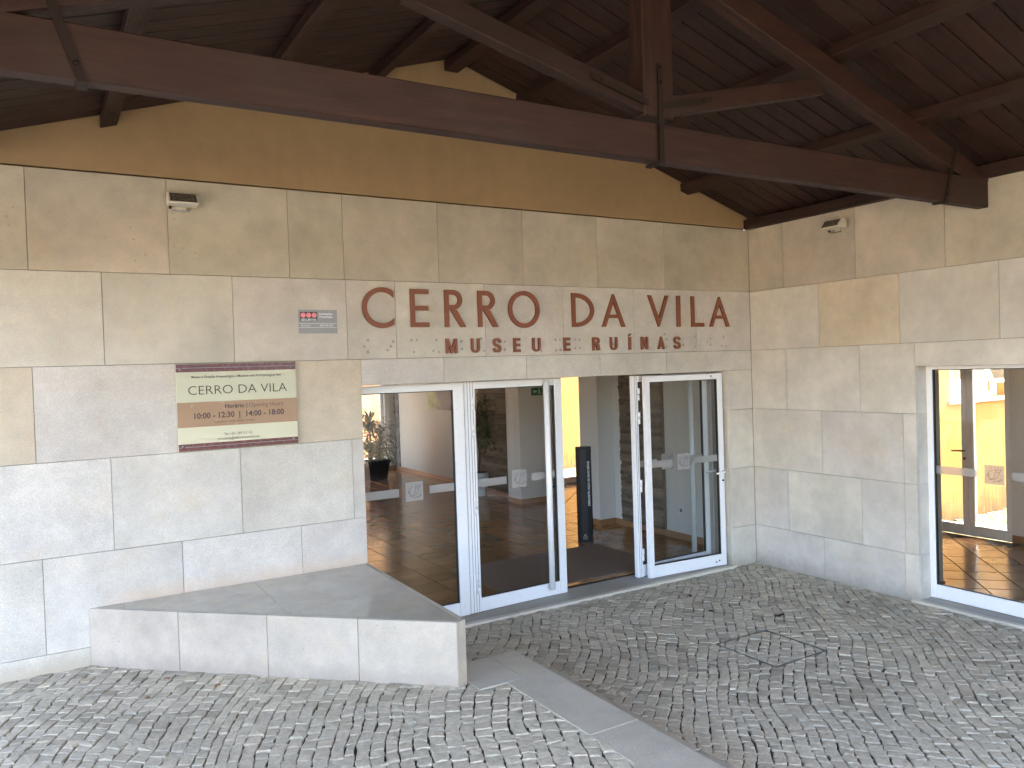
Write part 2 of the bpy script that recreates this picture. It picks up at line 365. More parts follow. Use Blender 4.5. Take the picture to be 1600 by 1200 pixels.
def fill2d(loops, depth):
    """2D outline with holes -> verts (x, y, z), extruded by depth about z = 0"""
    cu_ = bpy.data.curves.new('outline', 'CURVE'); cu_.dimensions = '2D'; cu_.fill_mode = 'BOTH'; cu_.extrude = depth / 2
    for lp in loops:
        s = cu_.splines.new('POLY'); s.points.add(len(lp) - 1); s.use_cyclic_u = True
        for i, (x, y) in enumerate(lp): s.points[i].co = (x, y, 0, 1)
    o = bpy.data.objects.new('outline', cu_); me = bpy.data.meshes.new_from_object(o)
    r = [tuple(v.co) for v in me.vertices], [tuple(p.vertices) for p in me.polygons]
    bpy.data.objects.remove(o); bpy.data.curves.remove(cu_); bpy.data.meshes.remove(me); return r
def text_vf(body, size, align='CENTER', bold=0.0, sx=1.0, space=1.0, depth=0.0):
    cu_ = bpy.data.curves.new('text', 'FONT'); cu_.body = body; cu_.size = size; cu_.align_x = align; cu_.align_y = 'BOTTOM_BASELINE'
    cu_.offset = bold; cu_.space_character = space; cu_.extrude = depth / 2; cu_.resolution_u = 3
    o = bpy.data.objects.new('text', cu_); me = bpy.data.meshes.new_from_object(o)
    r = [(v.co.x * sx, v.co.y, v.co.z) for v in me.vertices], [tuple(p.vertices) for p in me.polygons]
    bpy.data.objects.remove(o); bpy.data.curves.remove(cu_); bpy.data.meshes.remove(me); return r
def fit_width(vf, w):
    xs = [v[0] for v in vf[0]]; k = w / (max(xs) - min(xs)); c = (max(xs) + min(xs)) / 2
    return [((v[0] - c) * k, v[1], v[2]) for v in vf[0]], vf[1]
def on_wall(vf, x, y, z):       # 2D drawing -> upright on a wall facing -Y
    return [(x + v[0], y - v[2], z + v[1]) for v in vf[0]], vf[1]
def ribbon(pts, w):
    vs, fs = [], []
    pts = [Vector((p[0], p[1])) for p in pts]
    for i, p in enumerate(pts):
        d = (pts[min(i + 1, len(pts) - 1)] - pts[max(i - 1, 0)]); d = d.normalized() if d.length > 0 else Vector((1, 0))
        nrm = Vector((-d.y, d.x)) * w / 2
        vs += [(p.x + nrm.x, p.y + nrm.y, 0), (p.x - nrm.x, p.y - nrm.y, 0)]
    for i in range(len(pts) - 1): fs.append((2 * i, 2 * i + 1, 2 * i + 3, 2 * i + 2))
    return vs, fs
def copy_into(src, parent, loc, rot=None):
    c = src.copy(); COL.objects.link(c); c.parent = parent; c.location = loc
    if rot is not None: c.rotation_euler = rot
    return c

# ------------------------------------------------------------------ ground and paving
gr = mesh('ground', [(-60, -60, -0.09), (60, -60, -0.09), (60, 60, -0.09), (-60, 60, -0.09)], [(0, 1, 2, 3)], 'far_paving'); gr['kind'] = 'structure'
UP = 0.28       # level of the upper paving
upper = setting('upper_paving', (-6, -2, UP)); lower = setting('lower_paving', (-2, -2, 0))
box('paving_bed', -45, -4.31, -45, 0.02, -0.12, UP - 0.013, 'bedding', upper); box('paving_bed', -4.309, -4.0, -45, -1.5, -0.12, UP - 0.013, 'bedding', upper)
for x0, x1, y0, y1 in ((-45, -8.06, -45, 0.02), (-8.06, -4.08, -45, -4.46)): box('far_paving', x0, x1, y0, y1, UP - .0125, UP - .002, 'far_paving', upper)
box('paving_bed', -3.9, 0.02, -14, 0.02, -0.12, -0.012, 'bedding', lower); box('paving_bed', -4.305, -3.901, -1.49, 0.02, -0.12, -0.012, 'bedding', lower)

def clip(poly, nx, ny, d):
    out = []
    for i in range(len(poly)):
        a, b = poly[i], poly[(i + 1) % len(poly)]
        da, db = a[0] * nx + a[1] * ny - d, b[0] * nx + b[1] * ny - d
        if da <= 0: out.append(a)
        if (da < 0 < db) or (db < 0 < da):
            t = da / (da - db); out.append((a[0] + (b[0] - a[0]) * t, a[1] + (b[1] - a[1]) * t))
    return out
def sett_vf(poly, z, seed):
    rr = random.Random(seed)
    n = len(poly); cx = sum(p[0] for p in poly) / n; cy = sum(p[1] for p in poly) / n
    tx, ty, dz = rr.gauss(0, 0.026), rr.gauss(0, 0.026), rr.gauss(0, 0.0018)
    vs = []
    for k, (f, h) in enumerate(((1.0, -0.035), (1.0, -0.0038), (0.905, 0.0))):
        for (x, y) in poly:
            X, Y = cx + (x - cx) * f, cy + (y - cy) * f
            vs.append((X, Y, z + h + dz + (0 if k == 0 else tx * (X - cx) + ty * (Y - cy)) + (rr.gauss(0, 0.0011) if k == 2 else 0)))
    vs.append((cx + rr.gauss(0, .006), cy + rr.gauss(0, .006), z + dz + 0.0012 + rr.gauss(0, 0.0012)))
    fs = []
    for k in range(2):
        for i in range(n):
            fs.append((k * n + i, k * n + (i + 1) % n, (k + 1) * n + (i + 1) % n, (k + 1) * n + i))
    for i in range(n): fs.append((2 * n + i, 2 * n + (i + 1) % n, 3 * n))
    return vs, fs
def area(p): return 0.5 * sum(p[i][0] * p[(i + 1) % len(p)][1] - p[(i + 1) % len(p)][0] * p[i][1] for i in range(len(p)))
def setts(region, ang, pitch, warp, inside, seed, gap=0.0036, len_rng=(0.058, 0.098)):
    """courses of irregular setts; returns clipped polygons inside the region"""
    rr = random.Random(seed); out = []
    ca, sa = math.cos(ang), math.sin(ang)      # course direction
    x0, x1, y0, y1 = region; cx, cy = (x0 + x1) / 2, (y0 + y1) / 2
    L = math.hypot(x1 - x0, y1 - y0) / 2 + 0.3
    def W(s, t):
        ws = warp * noise.noise((s * 0.8 + seed, t * 0.8, 3.1)) + 0.22 * warp * noise.noise((s * 2.6, t * 2.6 + seed, 1.7))
        wt = warp * 0.9 * noise.noise((s * 0.75 + 9.2, t * 0.6 + seed, 7.7)) + 0.22 * warp * noise.noise((s * 3.0 + 4, t * 2.0, 2.2 + seed))
        s2, t2 = s + ws, t + wt
        return cx + s2 * ca - t2 * sa, cy + s2 * sa + t2 * ca
    t = -L
    while t < L:
        h = pitch * rr.uniform(0.86, 1.14); s = -L + rr.random() * 0.1
        while s < L:
            l = rr.uniform(*len_rng)
            mx, my = W(s + l / 2, t + h / 2)
            if x0 - .1 < mx < x1 + .1 and y0 - .1 < my < y1 + .1 and inside(mx, my):
                j = lambda: rr.gauss(0, 0.0050)
                g2 = gap * rr.uniform(0.4, 1.7) / 2; g3 = g2 * 1.7
                a, b, c, d = s + g2, s + l - g2, t + g3, t + h - g3
                P = [(a + j(), c + j()), ((a + b) / 2 + j(), c + j() * 0.6), (b + j(), c + j()), (b + j() * .6, (c + d) / 2), (b + j(), d + j()), ((a + b) / 2 + j(), d + j() * 0.6), (a + j(), d + j()), (a + j() * .6, (c + d) / 2)]
                out.append([W(*q) for q in P])
            s += l
        t += h
    return out
MH = (-2.085, -1.555, -2.035, -1.475)            # the paved manhole cover x0,x1,y0,y1
def lay(polys, z, parent, keep, near=(-6.33, -5.73)):
    polys = [p for p in polys if len(p) >= 3 and abs(area(p)) > 0.0004]
    polys = [p if area(p) > 0 else p[::-1] for p in polys]
    polys.sort(key=lambda p: (sum(q[0] for q in p) / len(p) - near[0]) ** 2 + (sum(q[1] for q in p) / len(p) - near[1]) ** 2)
    vis = [p for p in polys if keep(p)]; rest = [p for p in polys if not keep(p)]
    one, many = vis[:300], vis[300:] + rest
    for i, p in enumerate(one):
        v, f = sett_vf(p, z, hash((round(p[0][0], 4), round(p[0][1], 4))))
        mesh('paving_stone', v, f, 'cobble', parent)
    if many:
        v, f = merge(*[sett_vf(p, z, hash((round(p[0][0], 4), round(p[0][1], 4)))) for p in many])
        o = mesh('paving_stones', v, f, 'cobble', parent); o['kind'] = 'stuff'
def in_view(p, z):
    x = sum(q[0] for q in p) / len(p); y = sum(q[1] for q in p) / len(p)
    d = Vector((x, y, z)) - cm.translation; w = d.dot(cf)
    if w <= 0: return False
    u, v = 800 + 1235.85 * d.dot(cr) / w, 600 - 1235.85 * d.dot(cu) / w
    return -10 < u < 1610 and v < 1210
# bench footprint, used by the paving too
BA, BB, BC, BD = (-6.11, 0.0), (-4.225, 0.0), (-4.255, -1.655), (-4.325, -1.685)
def in_bench(x, y, m=0.06):
    if y < -1.69 + m or x > -4.25 - m: return False
    dx, dy = BD[0] - BA[0], BD[1] - BA[1]; L = math.hypot(dx, dy)
    return ((x - BA[0]) * dy - (y - BA[1]) * dx) / L < -m
up_polys = setts((-8.0, -4.0, -4.4, 0.05), R(90 - 27), 0.076, 0.17, lambda x, y: x < -4.02 and y < 0.03 and not in_bench(x, y) and not (y > -1.78 and x > -4.245), 11)
lay(up_polys, UP, upper, lambda p: in_view(p, UP))
lo_polys = setts((-4.35, 0.05, -5.0, 0.05), R(90 - 44), 0.076, 0.17, lambda x, y: x < 0.02 and y < 0.03 and (x > -3.60 or (y > -1.46 and x > -4.3)), 23)
lo2, cov = [], []
for p in lo_polys:
    xs = [q[0] for q in p]; ys = [q[1] for q in p]; mx, my = sum(xs) / len(p), sum(ys) / len(p)
    if max(xs) < MH[0] or min(xs) > MH[1] or max(ys) < MH[2] or min(ys) > MH[3]: lo2.append(p); continue
    e = 0.0055
    for cl in (((1, 0, MH[0] - e),), ((-1, 0, -(MH[1] + e)),), ((-1, 0, -(MH[0] - e)), (1, 0, MH[1] + e), (0, 1, MH[2] - e)), ((-1, 0, -(MH[0] - e)), (1, 0, MH[1] + e), (0, -1, -(MH[3] + e)))):
        q = p
        for c in cl: q = clip(q, *c) if len(q) > 2 else q
        if len(q) > 2: lo2.append(q)
lay(lo2, 0.0, lower, lambda p: in_view(p, 0))
# stones of the courtyard behind the glazed door
yard = setting('courtyard_paving', (4, -1.5, 0))
v, f = merge(*[sett_vf(p if area(p) > 0 else p[::-1], 0.0, i) for i, p in enumerate(setts((2.7, 5.6, -2.2, -0.05), R(50), 0.08, 0.2, lambda x, y: x > 2.72 and y < -0.05, 41))])
o = mesh('paving_stones', v, f, 'mossy', yard); o['kind'] = 'stuff'
box('paving_bed', 2.68, 30, -30, -0.03, -0.12, -0.015, 'bedding', yard)

added_lawn = mesh('added_lawn', [(-14, -45, UP + .006), (14, -45, UP + .006), (14, -9.2, UP + .006), (-14, -9.2, UP + .006)], [(0, 1, 2, 3)], 'added_lawn'); added_lawn['kind'] = 'structure'  # unseen, added to dull glare in the door glass and ground bounce
gb = mesh('added_dark_ground', [(.5, 5.95, .0), (9, 5.95, .0), (9, 7.6, .0), (.5, 7.6, .0)], [(0, 1, 2, 3)], 'mossy'); gb['kind'] = 'structure'  # added dark sheet, stops the ground behind the passage door blowing out
M['rim'] = plain('weathered rim', (0.10, 0.088, 0.075), 0.7, 0.3, 30)
mh = thing('manhole_cover', ((MH[0] + MH[1]) / 2, (MH[2] + MH[3]) / 2, 0), 'square manhole cover filled with small setts, thin steel rim, in the lower paving', 'manhole cover')
ring = []
x0, x1, y0, y1 = MH
for nm, (a, b, c, d) in (('l', (x0 - .004, x0 + .006, y0, y1)), ('r', (x1 - .006, x1 + .004, y0, y1)), ('b', (x0 + .0061, x1 - .0061, y0, y0 + .010)), ('t', (x0 + .0061, x1 - .0061, y1 - .010, y1))):
    ring.append(box_vf(a, b, c, d, -0.04, 0.001))
v, f = merge(*ring); mesh('rim', v, f, 'rim', mh)
box('tray', x0 + .006, x1 - .006, y0 + .01, y1 - .01, -0.05, -0.012, 'bedding', mh)
cv = setts((x0 - .1, x1 + .1, y0 - .1, y1 + .1), R(90 - 52), 0.075, 0.10, lambda x, y: x0 - .05 < x < x1 + .05 and y0 - .05 < y < y1 + .05, 5)
for p in cv:
    for c in ((1, 0, x1 - .014), (-1, 0, -(x0 + .014)), (0, 1, y1 - .016), (0, -1, -(y0 + .016))): p = clip(p, *c) if len(p) > 2 else p
    if len(p) > 2 and abs(area(p)) > 0.0005:
        v, f = sett_vf(p if area(p) > 0 else p[::-1], 0.0, len(p) + int(p[0][0] * 9999)); mesh('paving_stone', v, f, 'cobble', mh)

# ------------------------------------------------------------------ entrance wall (faces -Y)
Z = [3.4376, 2.8, 2.2, 1.6, 1.0, 0.4, -0.08]
WL = -9.2
wall = thing('entrance_wall', (-4, 0, 0), 'long pale limestone panel wall with ochre rendered gable round the folding doors', 'wall')
GX, GS = -3.365, 0.3127
def roof_z(x): return 3.553 + GS * (3.365 - abs(x - GX))
prism('backing', [(WL, -0.1), (-4.245, -0.1), (-4.245, 2.0), (-0.325, 2.0), (-0.325, -0.1), (0.0, -0.1), (0.0, 3.4376), (WL, 3.4376)], 'y', 0.032, 0.24, 'mortar', wall)
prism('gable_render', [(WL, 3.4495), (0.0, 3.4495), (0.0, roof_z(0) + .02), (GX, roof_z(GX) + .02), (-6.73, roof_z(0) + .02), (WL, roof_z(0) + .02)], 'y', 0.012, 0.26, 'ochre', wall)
box('gable_groove', WL, 0, 0.06, 0.24, 3.4377, 3.4494, 'mortar', wall)
TAN = (0.98, 0.89, 0.75)
def tint(rr, warm=0.0):
    k = rr.uniform(0.96, 1.04); return (k, k * (1 - 0.025 * warm - rr.uniform(0, .02)), k * (1 - 0.06 * warm - rr.uniform(0, .05)))
rr = random.Random(3)
G2 = 0.0014
def wall_panel(x0, x1, z0, z1, mat, col, y0=0.0, y1=0.03):
    box('stone_panel', x0 + G2, x1 - G2, y0 + rr.uniform(0, .0012), y1, z0 + G2, z1 - G2, mat, wall, 0.0012, color=col)
def course(joints, z0, z1, mat, tans=(), warm=0.0):
    for i in range(len(joints) - 1):
        wall_panel(joints[i], joints[i + 1], z0, z1, mat, TAN if i in tans else tint(rr, warm))
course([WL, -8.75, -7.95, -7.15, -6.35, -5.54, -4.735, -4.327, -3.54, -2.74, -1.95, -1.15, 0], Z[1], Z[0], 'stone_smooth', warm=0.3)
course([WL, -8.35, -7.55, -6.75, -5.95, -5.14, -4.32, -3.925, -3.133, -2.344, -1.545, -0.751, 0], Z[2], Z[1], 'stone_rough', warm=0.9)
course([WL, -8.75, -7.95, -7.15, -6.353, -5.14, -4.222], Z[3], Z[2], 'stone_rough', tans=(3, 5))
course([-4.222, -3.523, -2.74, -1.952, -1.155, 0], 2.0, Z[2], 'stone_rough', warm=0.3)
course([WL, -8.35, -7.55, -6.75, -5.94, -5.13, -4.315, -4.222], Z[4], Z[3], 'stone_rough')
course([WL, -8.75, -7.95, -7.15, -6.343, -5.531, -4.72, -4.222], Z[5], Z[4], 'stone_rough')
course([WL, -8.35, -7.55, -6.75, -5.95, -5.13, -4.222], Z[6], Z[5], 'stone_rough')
for a, b in ((Z[3], 2.0), (Z[4], Z[3]), (Z[5], Z[4]), (Z[6], Z[5])):
    wall_panel(-0.347, 0.0, a, b, 'stone_side', tint(rr, .8))
    box('stone_panel', -0.345, -0.327, 0.0315, 0.24, a + G2, b - G2, 'stone_side', wall, color=tint(rr, .8))
# grey fixing marks left by an older row of letters
D = [(-4.159, 2.345), (-4.19, 2.297), (-4.161, 2.252), (-3.951, 2.332), (-3.973, 2.296), (-4.001, 2.266), (-3.801, 2.341), (-3.753, 2.341), (-3.781, 2.25), (-3.583, 2.342), (-3.614, 2.254), (-3.562, 2.244), (-3.359, 2.325), (-3.357, 2.266), (-3.177, 2.35), (-3.153, 2.247), (-2.989, 2.318), (-2.948, 2.323), (-2.951, 2.254), (-2.586, 2.241), (-2.432, 2.333), (-2.388, 2.333), (-2.43, 2.241), (-2.385, 2.24), (-2.224, 2.331), (-2.174, 2.331), (-2.223, 2.257), (-2.175, 2.256), (-1.802, 2.289), (-1.359, 2.238), (-1.173, 2.373), (-1.152, 2.324), (-1.156, 2.255), (-0.938, 2.328), (-0.94, 2.269), (-0.779, 2.344), (-0.781, 2.247), (-0.576, 2.33), (-0.618, 2.293), (-0.57, 2.265), (-0.393, 2.341), (-0.418, 2.251), (-0.364, 2.248)]
ms = []
for (x, z) in D:
    n = 11; r0 = rr.uniform(0.009, 0.015)
    ring_ = [(x + r0 * rr.uniform(.55, 1.25) * math.cos(2 * math.pi * k / n), -0.0007, z + r0 * rr.uniform(.55, 1.25) * math.sin(2 * math.pi * k / n)) for k in range(n)]
    ms.append((ring_, [tuple(range(n))]))
v, f = merge(*ms); o = mesh('fixing_marks', v, f, 'mark', wall); o['kind'] = 'stuff'

# ------------------------------------------------------------------ side wall (faces -X) with the glazed opening
side = thing('side_wall', (0.1, -3, 0), 'pale limestone panel wall on the right, with a wide glazed opening', 'wall')
OY0, OY1 = -5.05, -1.772
prism('backing', [(0.24, -0.1), (0.24, 3.4376), (-9.5, 3.4376), (-9.5, -0.1), (OY0 - .02, -0.1), (OY0 - .02, 2.0), (OY1 + .02, 2.0), (OY1 + .02, -0.1)], 'x', 0.032, 0.2, 'mortar', side)
def side_panel(y0, y1, z0, z1, col):
    box('stone_panel', rr.uniform(0, .0012), 0.03, y0 + G2, y1 - G2, z0 + G2, z1 - G2, side_mat, side, 0.0012, color=col)
def scourse(js, z0, z1, tans=(), warm=0.0):
    js = sorted(js)
    for i in range(len(js) - 1):
        side_panel(js[i], js[i + 1], z0, z1, TAN if round(js[i + 1], 2) in tans else tint(rr, warm))
side_mat = 'stone_smooth'
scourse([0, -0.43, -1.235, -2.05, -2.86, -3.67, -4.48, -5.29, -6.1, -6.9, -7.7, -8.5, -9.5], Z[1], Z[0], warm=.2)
side_mat = 'stone_side'
scourse([0, -0.832, -1.645, -2.463, -3.27, -4.08, -4.89, -5.7, -6.5, -7.3, -8.1, -9.5], Z[2], Z[1], tans=(-0.83,))
scourse([0, -0.44, -1.25, OY1], 1.6, Z[2])
scourse([OY1, -2.86, -3.67, OY0, -6.1, -6.9, -7.7, -8.5, -9.5], 2.0, Z[2])
for a, b, js in ((1.6, 2.0, [OY0, -6.1, -6.9, -7.7, -8.5, -9.5]), (1.0, 1.6, [OY0, -5.7, -6.5, -7.3, -8.1, -9.5]), (0.4, 1.0, [OY0, -6.1, -6.9, -7.7, -8.5, -9.5]), (-.08, 0.4, [OY0, -5.7, -6.5, -7.3, -8.1, -9.5])):
    scourse(js, a, b)
scourse([0, -0.031, -0.837, -1.655, OY1], 1.0, 1.6)
scourse([0, -0.428, -1.243, -1.655, OY1], 0.4, 1.0)
scourse([0, -0.83, -1.645, OY1], -0.08, 0.4)
for a, b in ((1.6, 2.0), (1.0, 1.6), (0.4, 1.0), (-.08, 0.4)):
    box('stone_panel', 0.0315, 0.2, OY1, OY1 + .018, a + G2, b - G2, 'stone_side', side, color=tint(rr))

# ------------------------------------------------------------------ bench
bench = thing('stone_bench', (-4.9, -0.8, UP), 'wedge shaped pale stone bench with grey polished top against the wall', 'bench')
TOPZ = 0.65
prism('core', [(BA[0] + .12, BA[1] - .03), (BD[0], BD[1] + .05), (BC[0] - .035, BC[1] + .03), (BB[0] - .04, -0.004)], 'z', -0.1, TOPZ - .032, 'mortar', bench)
ux, uy = (BD[0] - BA[0]), (BD[1] - BA[1]); LL = math.hypot(ux, uy); ux /= LL; uy /= LL; nx, ny = -uy, ux     # inward normal (toward the wall)
def along(s, d): return (BA[0] + ux * s + nx * d, BA[1] + uy * s + ny * d)
for s0, s1 in ((0.008, 0.652), (0.652, 1.257), (1.257, 1.846), (1.846, LL)):
    e = 0.0012
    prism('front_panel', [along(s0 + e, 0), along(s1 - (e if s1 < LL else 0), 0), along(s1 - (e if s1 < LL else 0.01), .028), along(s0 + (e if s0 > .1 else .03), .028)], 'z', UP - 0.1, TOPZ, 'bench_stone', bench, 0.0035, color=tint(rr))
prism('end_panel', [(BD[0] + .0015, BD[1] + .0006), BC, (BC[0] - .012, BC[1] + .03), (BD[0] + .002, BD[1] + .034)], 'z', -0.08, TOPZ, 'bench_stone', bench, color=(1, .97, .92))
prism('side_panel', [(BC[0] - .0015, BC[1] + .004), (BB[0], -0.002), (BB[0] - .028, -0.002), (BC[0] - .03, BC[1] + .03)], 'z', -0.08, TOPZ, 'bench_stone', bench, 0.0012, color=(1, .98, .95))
def bench_clip(x0, x1, y0, y1):
    p = [(x0, y0), (x1, y0), (x1, y1), (x0, y1)]
    dd = .030
    for c in ((-nx, -ny, -(BA[0] * nx + BA[1] * ny) - dd),
              (1, (BB[0] - BC[0]) / -(BB[1] - BC[1]), BB[0] - .03)):
        p = clip(p, *c)
        if len(p) < 3: return None
    return p
for (a, b) in ((-6.2, -5.905), (-5.905, -5.072), (-5.072, -4.2)):
    for (c, d) in ((-1.68, -0.86), (-0.86, -0.003)):
        p = bench_clip(a + .001, b - .001, c + .001, d - .001)
        if p and abs(area(p)) > .002:
            prism('top_slab', p if area(p) > 0 else p[::-1], 'z', TOPZ - .03, TOPZ - .001, 'bench_top', bench, color=tint(rr))

# ------------------------------------------------------------------ step between the two levels
step = thing('entrance_step', (-3.9, -3, 0), 'long pale stone step edging the upper paving, running from the bench toward the viewer', 'step')
KX0, KX1 = -4.075, -3.765
box('kerb_stone', -4.252, KX0 + .12, -1.80, -1.38, -0.09, UP + .004, 'kerb_stone', step, 0.004)
prism('kerb_stone', [(KX0 + .1225, -1.38), (KX0 + .1225, -1.80), (KX0, -1.80), (KX0, -2.60), (KX1, -2.60), (KX1, -1.392)][::-1], 'z', -0.09, UP + .004, 'kerb_stone', step, 0.004, color=(.98, .97, .95))
y = -2.602
for k in range(5):
    box('kerb_stone', KX0, KX1, y - 1.2, y - .002, -0.09, UP + .004, 'kerb_stone', step, 0.004, color=tint(rr)); y -= 1.202
y = -1.44
for k in range(5):
    box('tread_stone', KX1 + .001, -3.525, y - 1.35, y - .002, -0.09, 0.14, 'kerb_stone', step, 0.004, color=tuple(c * .9 for c in tint(rr))); y -= 1.352

sill = thing('door_sill', (-2.2, 0.15, 0), 'grey stone door sill with pale front edge under the folding doors', 'sill')
for a, b in ((-4.24, -2.9), (-2.898, -1.6), (-1.598, -0.31)):
    box('sill_slab', a, b, 0.026, 0.34, -0.05, 0.020, 'sill_stone', sill, 0.002, color=tint(rr))
    box('edge_strip', a, b, -0.028, 0.0245, -0.05, 0.022, 'sill_edge', sill, 0.002, color=tint(rr))
sill2 = thing('window_sill', (0.05, -3.4, 0), 'grey stone sill with pale edge under the glazing of the side wall', 'sill')
for a, b in ((OY1, -2.9), (-2.902, -4.0), (-4.002, OY0)):
    box('sill_slab', 0.026, 0.34, b, a, -0.05, 0.020, 'sill_stone', sill2, 0.002, color=tint(rr))
    box('edge_strip', -0.028, 0.0245, b, a + (0.06 if a == OY1 else 0), -0.05, 0.022, 'sill_edge', sill2, 0.002, color=tint(rr))

# ------------------------------------------------------------------ doors and glazing
def emblem_vf(s):
    A = lambda cx, cy, r, a0, a1, n=10: [(cx + r * math.cos(R(a0 + (a1 - a0) * i / n)), cy + r * math.sin(R(a0 + (a1 - a0) * i / n))) for i in range(n + 1)]
    L = [A(-.03, -.02, .27, 95, 250), [(.10, .27), (.05, .12), (.03, -.05), (-.02, -.17), (-.10, -.19)],
         [(.36, .29), (.27, .14), (.20, -.02), (.13, -.15), (.02, -.23), (-.14, -.24), (-.22, -.18)],
         [(.02, .25), (.12, .29), (.20, .24), (.28, .29), (.38, .30)], [(.12, .20), (.18, .14), (.26, .18)], [(.11, .13), (.16, .10)],
         [(-.38, .02), (-.30, .06), (-.24, -.02), (-.30, -.10), (-.40, -.08), (-.32, -.02)],
         A(.05, .02, .34, 250, 330), A(.08, .04, .40, 280, 325), [(.32, -.05), (.36, .0)]]
    for a in (60, 85, 110, 130, 150, 225, 265): L.append([(.36 * math.cos(R(a)), .36 * math.sin(R(a))), (.42 * math.cos(R(a)), .42 * math.sin(R(a)))])
    return merge(*[ribbon([(x * s, y * s) for x, y in l], 0.024 * s) for l in L])
def film(parent, x0, x1, sq, z, y, back=False):
    """frosted safety strip and emblem square on a pane, in the parent's frame"""
    sgn = -1
    for a, b in ((x0, sq - .135), (sq + .135, x1)):
        if b - a > .03: mesh('film_strip', [(a, y, z - .033), (b, y, z - .033), (b, y, z + .033), (a, y, z + .033)], [(0, 1, 2, 3)], 'frost', parent, local=True)
    q = mesh('film_square', [(sq - .077, y, z - .077), (sq + .077, y, z - .077), (sq + .077, y, z + .077), (sq - .077, y, z + .077)], [(0, 1, 2, 3)], 'frost', parent, local=True)
    v, f = emblem_vf(.155); v = [(p[0] + sq, y - .0012, p[1] + z) for p in v]
    loc = [(Vector(p) - Vector(q.location)) for p in v]
    mesh('emblem', loc, f, 'mark_ink', q, local=True)
M['mark_ink'] = plain('emblem ink', (0.13, 0.125, 0.12), 0.7, 0.1, 20)
def make_leaf(name, p0, p1, z0, z1, label, cat, lst=.062, rst=.062, top=.062, bot=.115, dep=.05, group=None, strip=(None, None), sq=None, stripz=1.12, film_on=True):
    d = Vector((p1[0] - p0[0], p1[1] - p0[1])); w = d.length
    e = thing(name, (p0[0], p0[1], z0), label, cat, math.atan2(d.y, d.x), group)
    h = z1 - z0; k = dict(local=True); a, b = -dep / 2, dep / 2
    box('stile', 0, lst, a, b, 0, h, 'white_metal', e, .003, **k); box('stile', w - rst, w, a, b, 0, h, 'white_metal', e, .003, **k)
    box('top_rail', lst, w - rst, a + .002, b - .002, h - top, h - .001, 'white_metal', e, .003, **k)
    box('bottom_rail', lst, w - rst, a + .002, b - .002, .001, bot, 'white_metal', e, .003, **k)
    sv = merge(box_vf(lst, lst + .007, -.013, .013, bot, h - top), box_vf(w - rst - .007, w - rst, -.013, .013, bot, h - top), box_vf(lst + .007, w - rst - .007, -.013, .013, bot, bot + .007), box_vf(lst + .007, w - rst - .007, -.013, .013, h - top - .007, h - top))
    mesh('seal', *sv, 'seal', e, **k)
    gv = [(lst + .006, 0, bot + .006), (w - rst - .006, 0, bot + .006), (w - rst - .006, 0, h - top - .006), (lst + .006, 0, h - top - .006)]
    mesh('pane', gv, [(0, 1, 2, 3)], 'glass', e, **k)
    if film_on: film(e, lst + .012 if strip[0] is None else strip[0], w - rst - .012 if strip[1] is None else strip[1], sq if sq is not None else w / 2, stripz - z0, -.004)
    return e, w, h
def pull_tube(e, x, y, z0, z1, yoff):
    tube('pull_tube', [(x, y, z0), (x, y, z1)], .027, 'tube', e, 20, local=True)
    for z in (z0 + .02, z1 - .03): tube('bracket', [(x, y, z), (x, yoff, z)], .011, 'tube', e, 10, local=True)
def hinges(e, x, y, zs):
    for z in zs:
        tube('hinge', [(x, y, z), (x, y, z + .055)], .014, 'white_metal', e, 10, local=True)
        tube('hinge', [(x + .004, y - .001, z + .060), (x + .004, y - .001, z + .115)], .014, 'white_metal', e, 10, local=True)
DZ0, DZ1 = 0.026, 1.992
make_leaf('fixed_glazing', (-4.235, .205), (-3.262, .205), DZ0, DZ1, 'fixed white framed glass panel beside the stone bench', 'glass panel', strip=(None, None), sq=.505, rst=.095)
eL, w, h = make_leaf('door_leaf', (-3.252, .215), (-2.232, .252), DZ0, DZ1, 'closed white framed glass door leaf with tall white pull tube in front', 'door', lst=.105, sq=.545, rst=.078)
for xx in (.028, .055, .080): box('groove', xx, xx + .003, -.0262, -.024, .0, h, 'seal', eL, local=True)
pull_tube(eL, .815, -.075, .075, 1.945, -.02)
hinges(eL, .075, -.037, (.16, .83, 1.49, 1.72))
eR, w, h = make_leaf('door_leaf', (-1.338, .135), (-.372, .078), DZ0, DZ1 - .015, 'white framed glass door leaf with lever handle, next to the corner', 'door', sq=.46, lst=.055, rst=.062, top=.058)
tube('lever', [(w - .03, -.03, .955), (w - .03, -.075, .955), (w - .045, -.082, .953), (w - .15, -.08, .945)], .010, 'tube', eR, 12, local=True)
tube('lever', [(w - .03, .03, .955), (w - .03, .07, .955), (w - .045, .076, .953), (w - .15, .074, .945)], .010, 'tube', eR, 12, local=True)
box('lock_plate', w - .046, w - .016, -.0292, -.025, .80, 1.02, 'white_metal', eR, .002, local=True)
tube('lock_cylinder', [(w - .031, -.028, .865), (w - .031, -.042, .865)], .009, 'iron', eR, 10, local=True)
for xx, zz in ((w - .10, .055), (w - .14, .045), (w - .15, h - .025)): tube('bolt', [(xx, -.026, zz), (xx, -.031, zz)], .008, 'iron', eR, 8, local=True)
eF, w, h = make_leaf('door_leaf', (-1.41, .232), (-.405, .262), DZ0, DZ1 - .008, 'white framed glass door leaf folded back behind the leaf with the lever handle', 'door', sq=.44, film_on=True)
for xx in (.02, .041): box('groove', xx, xx + .003, -.0262, -.024, 0, h, 'seal', eF, local=True)
pull_tube(eF, w - .13, .085, .075, 1.93, .02)
hinges(eF, .055, -.034, (.16, .83, 1.49, 1.72))
fr = thing('door_frame', (-2.2, .21, 0), 'slim white head frame spanning the folding door opening', 'door frame')
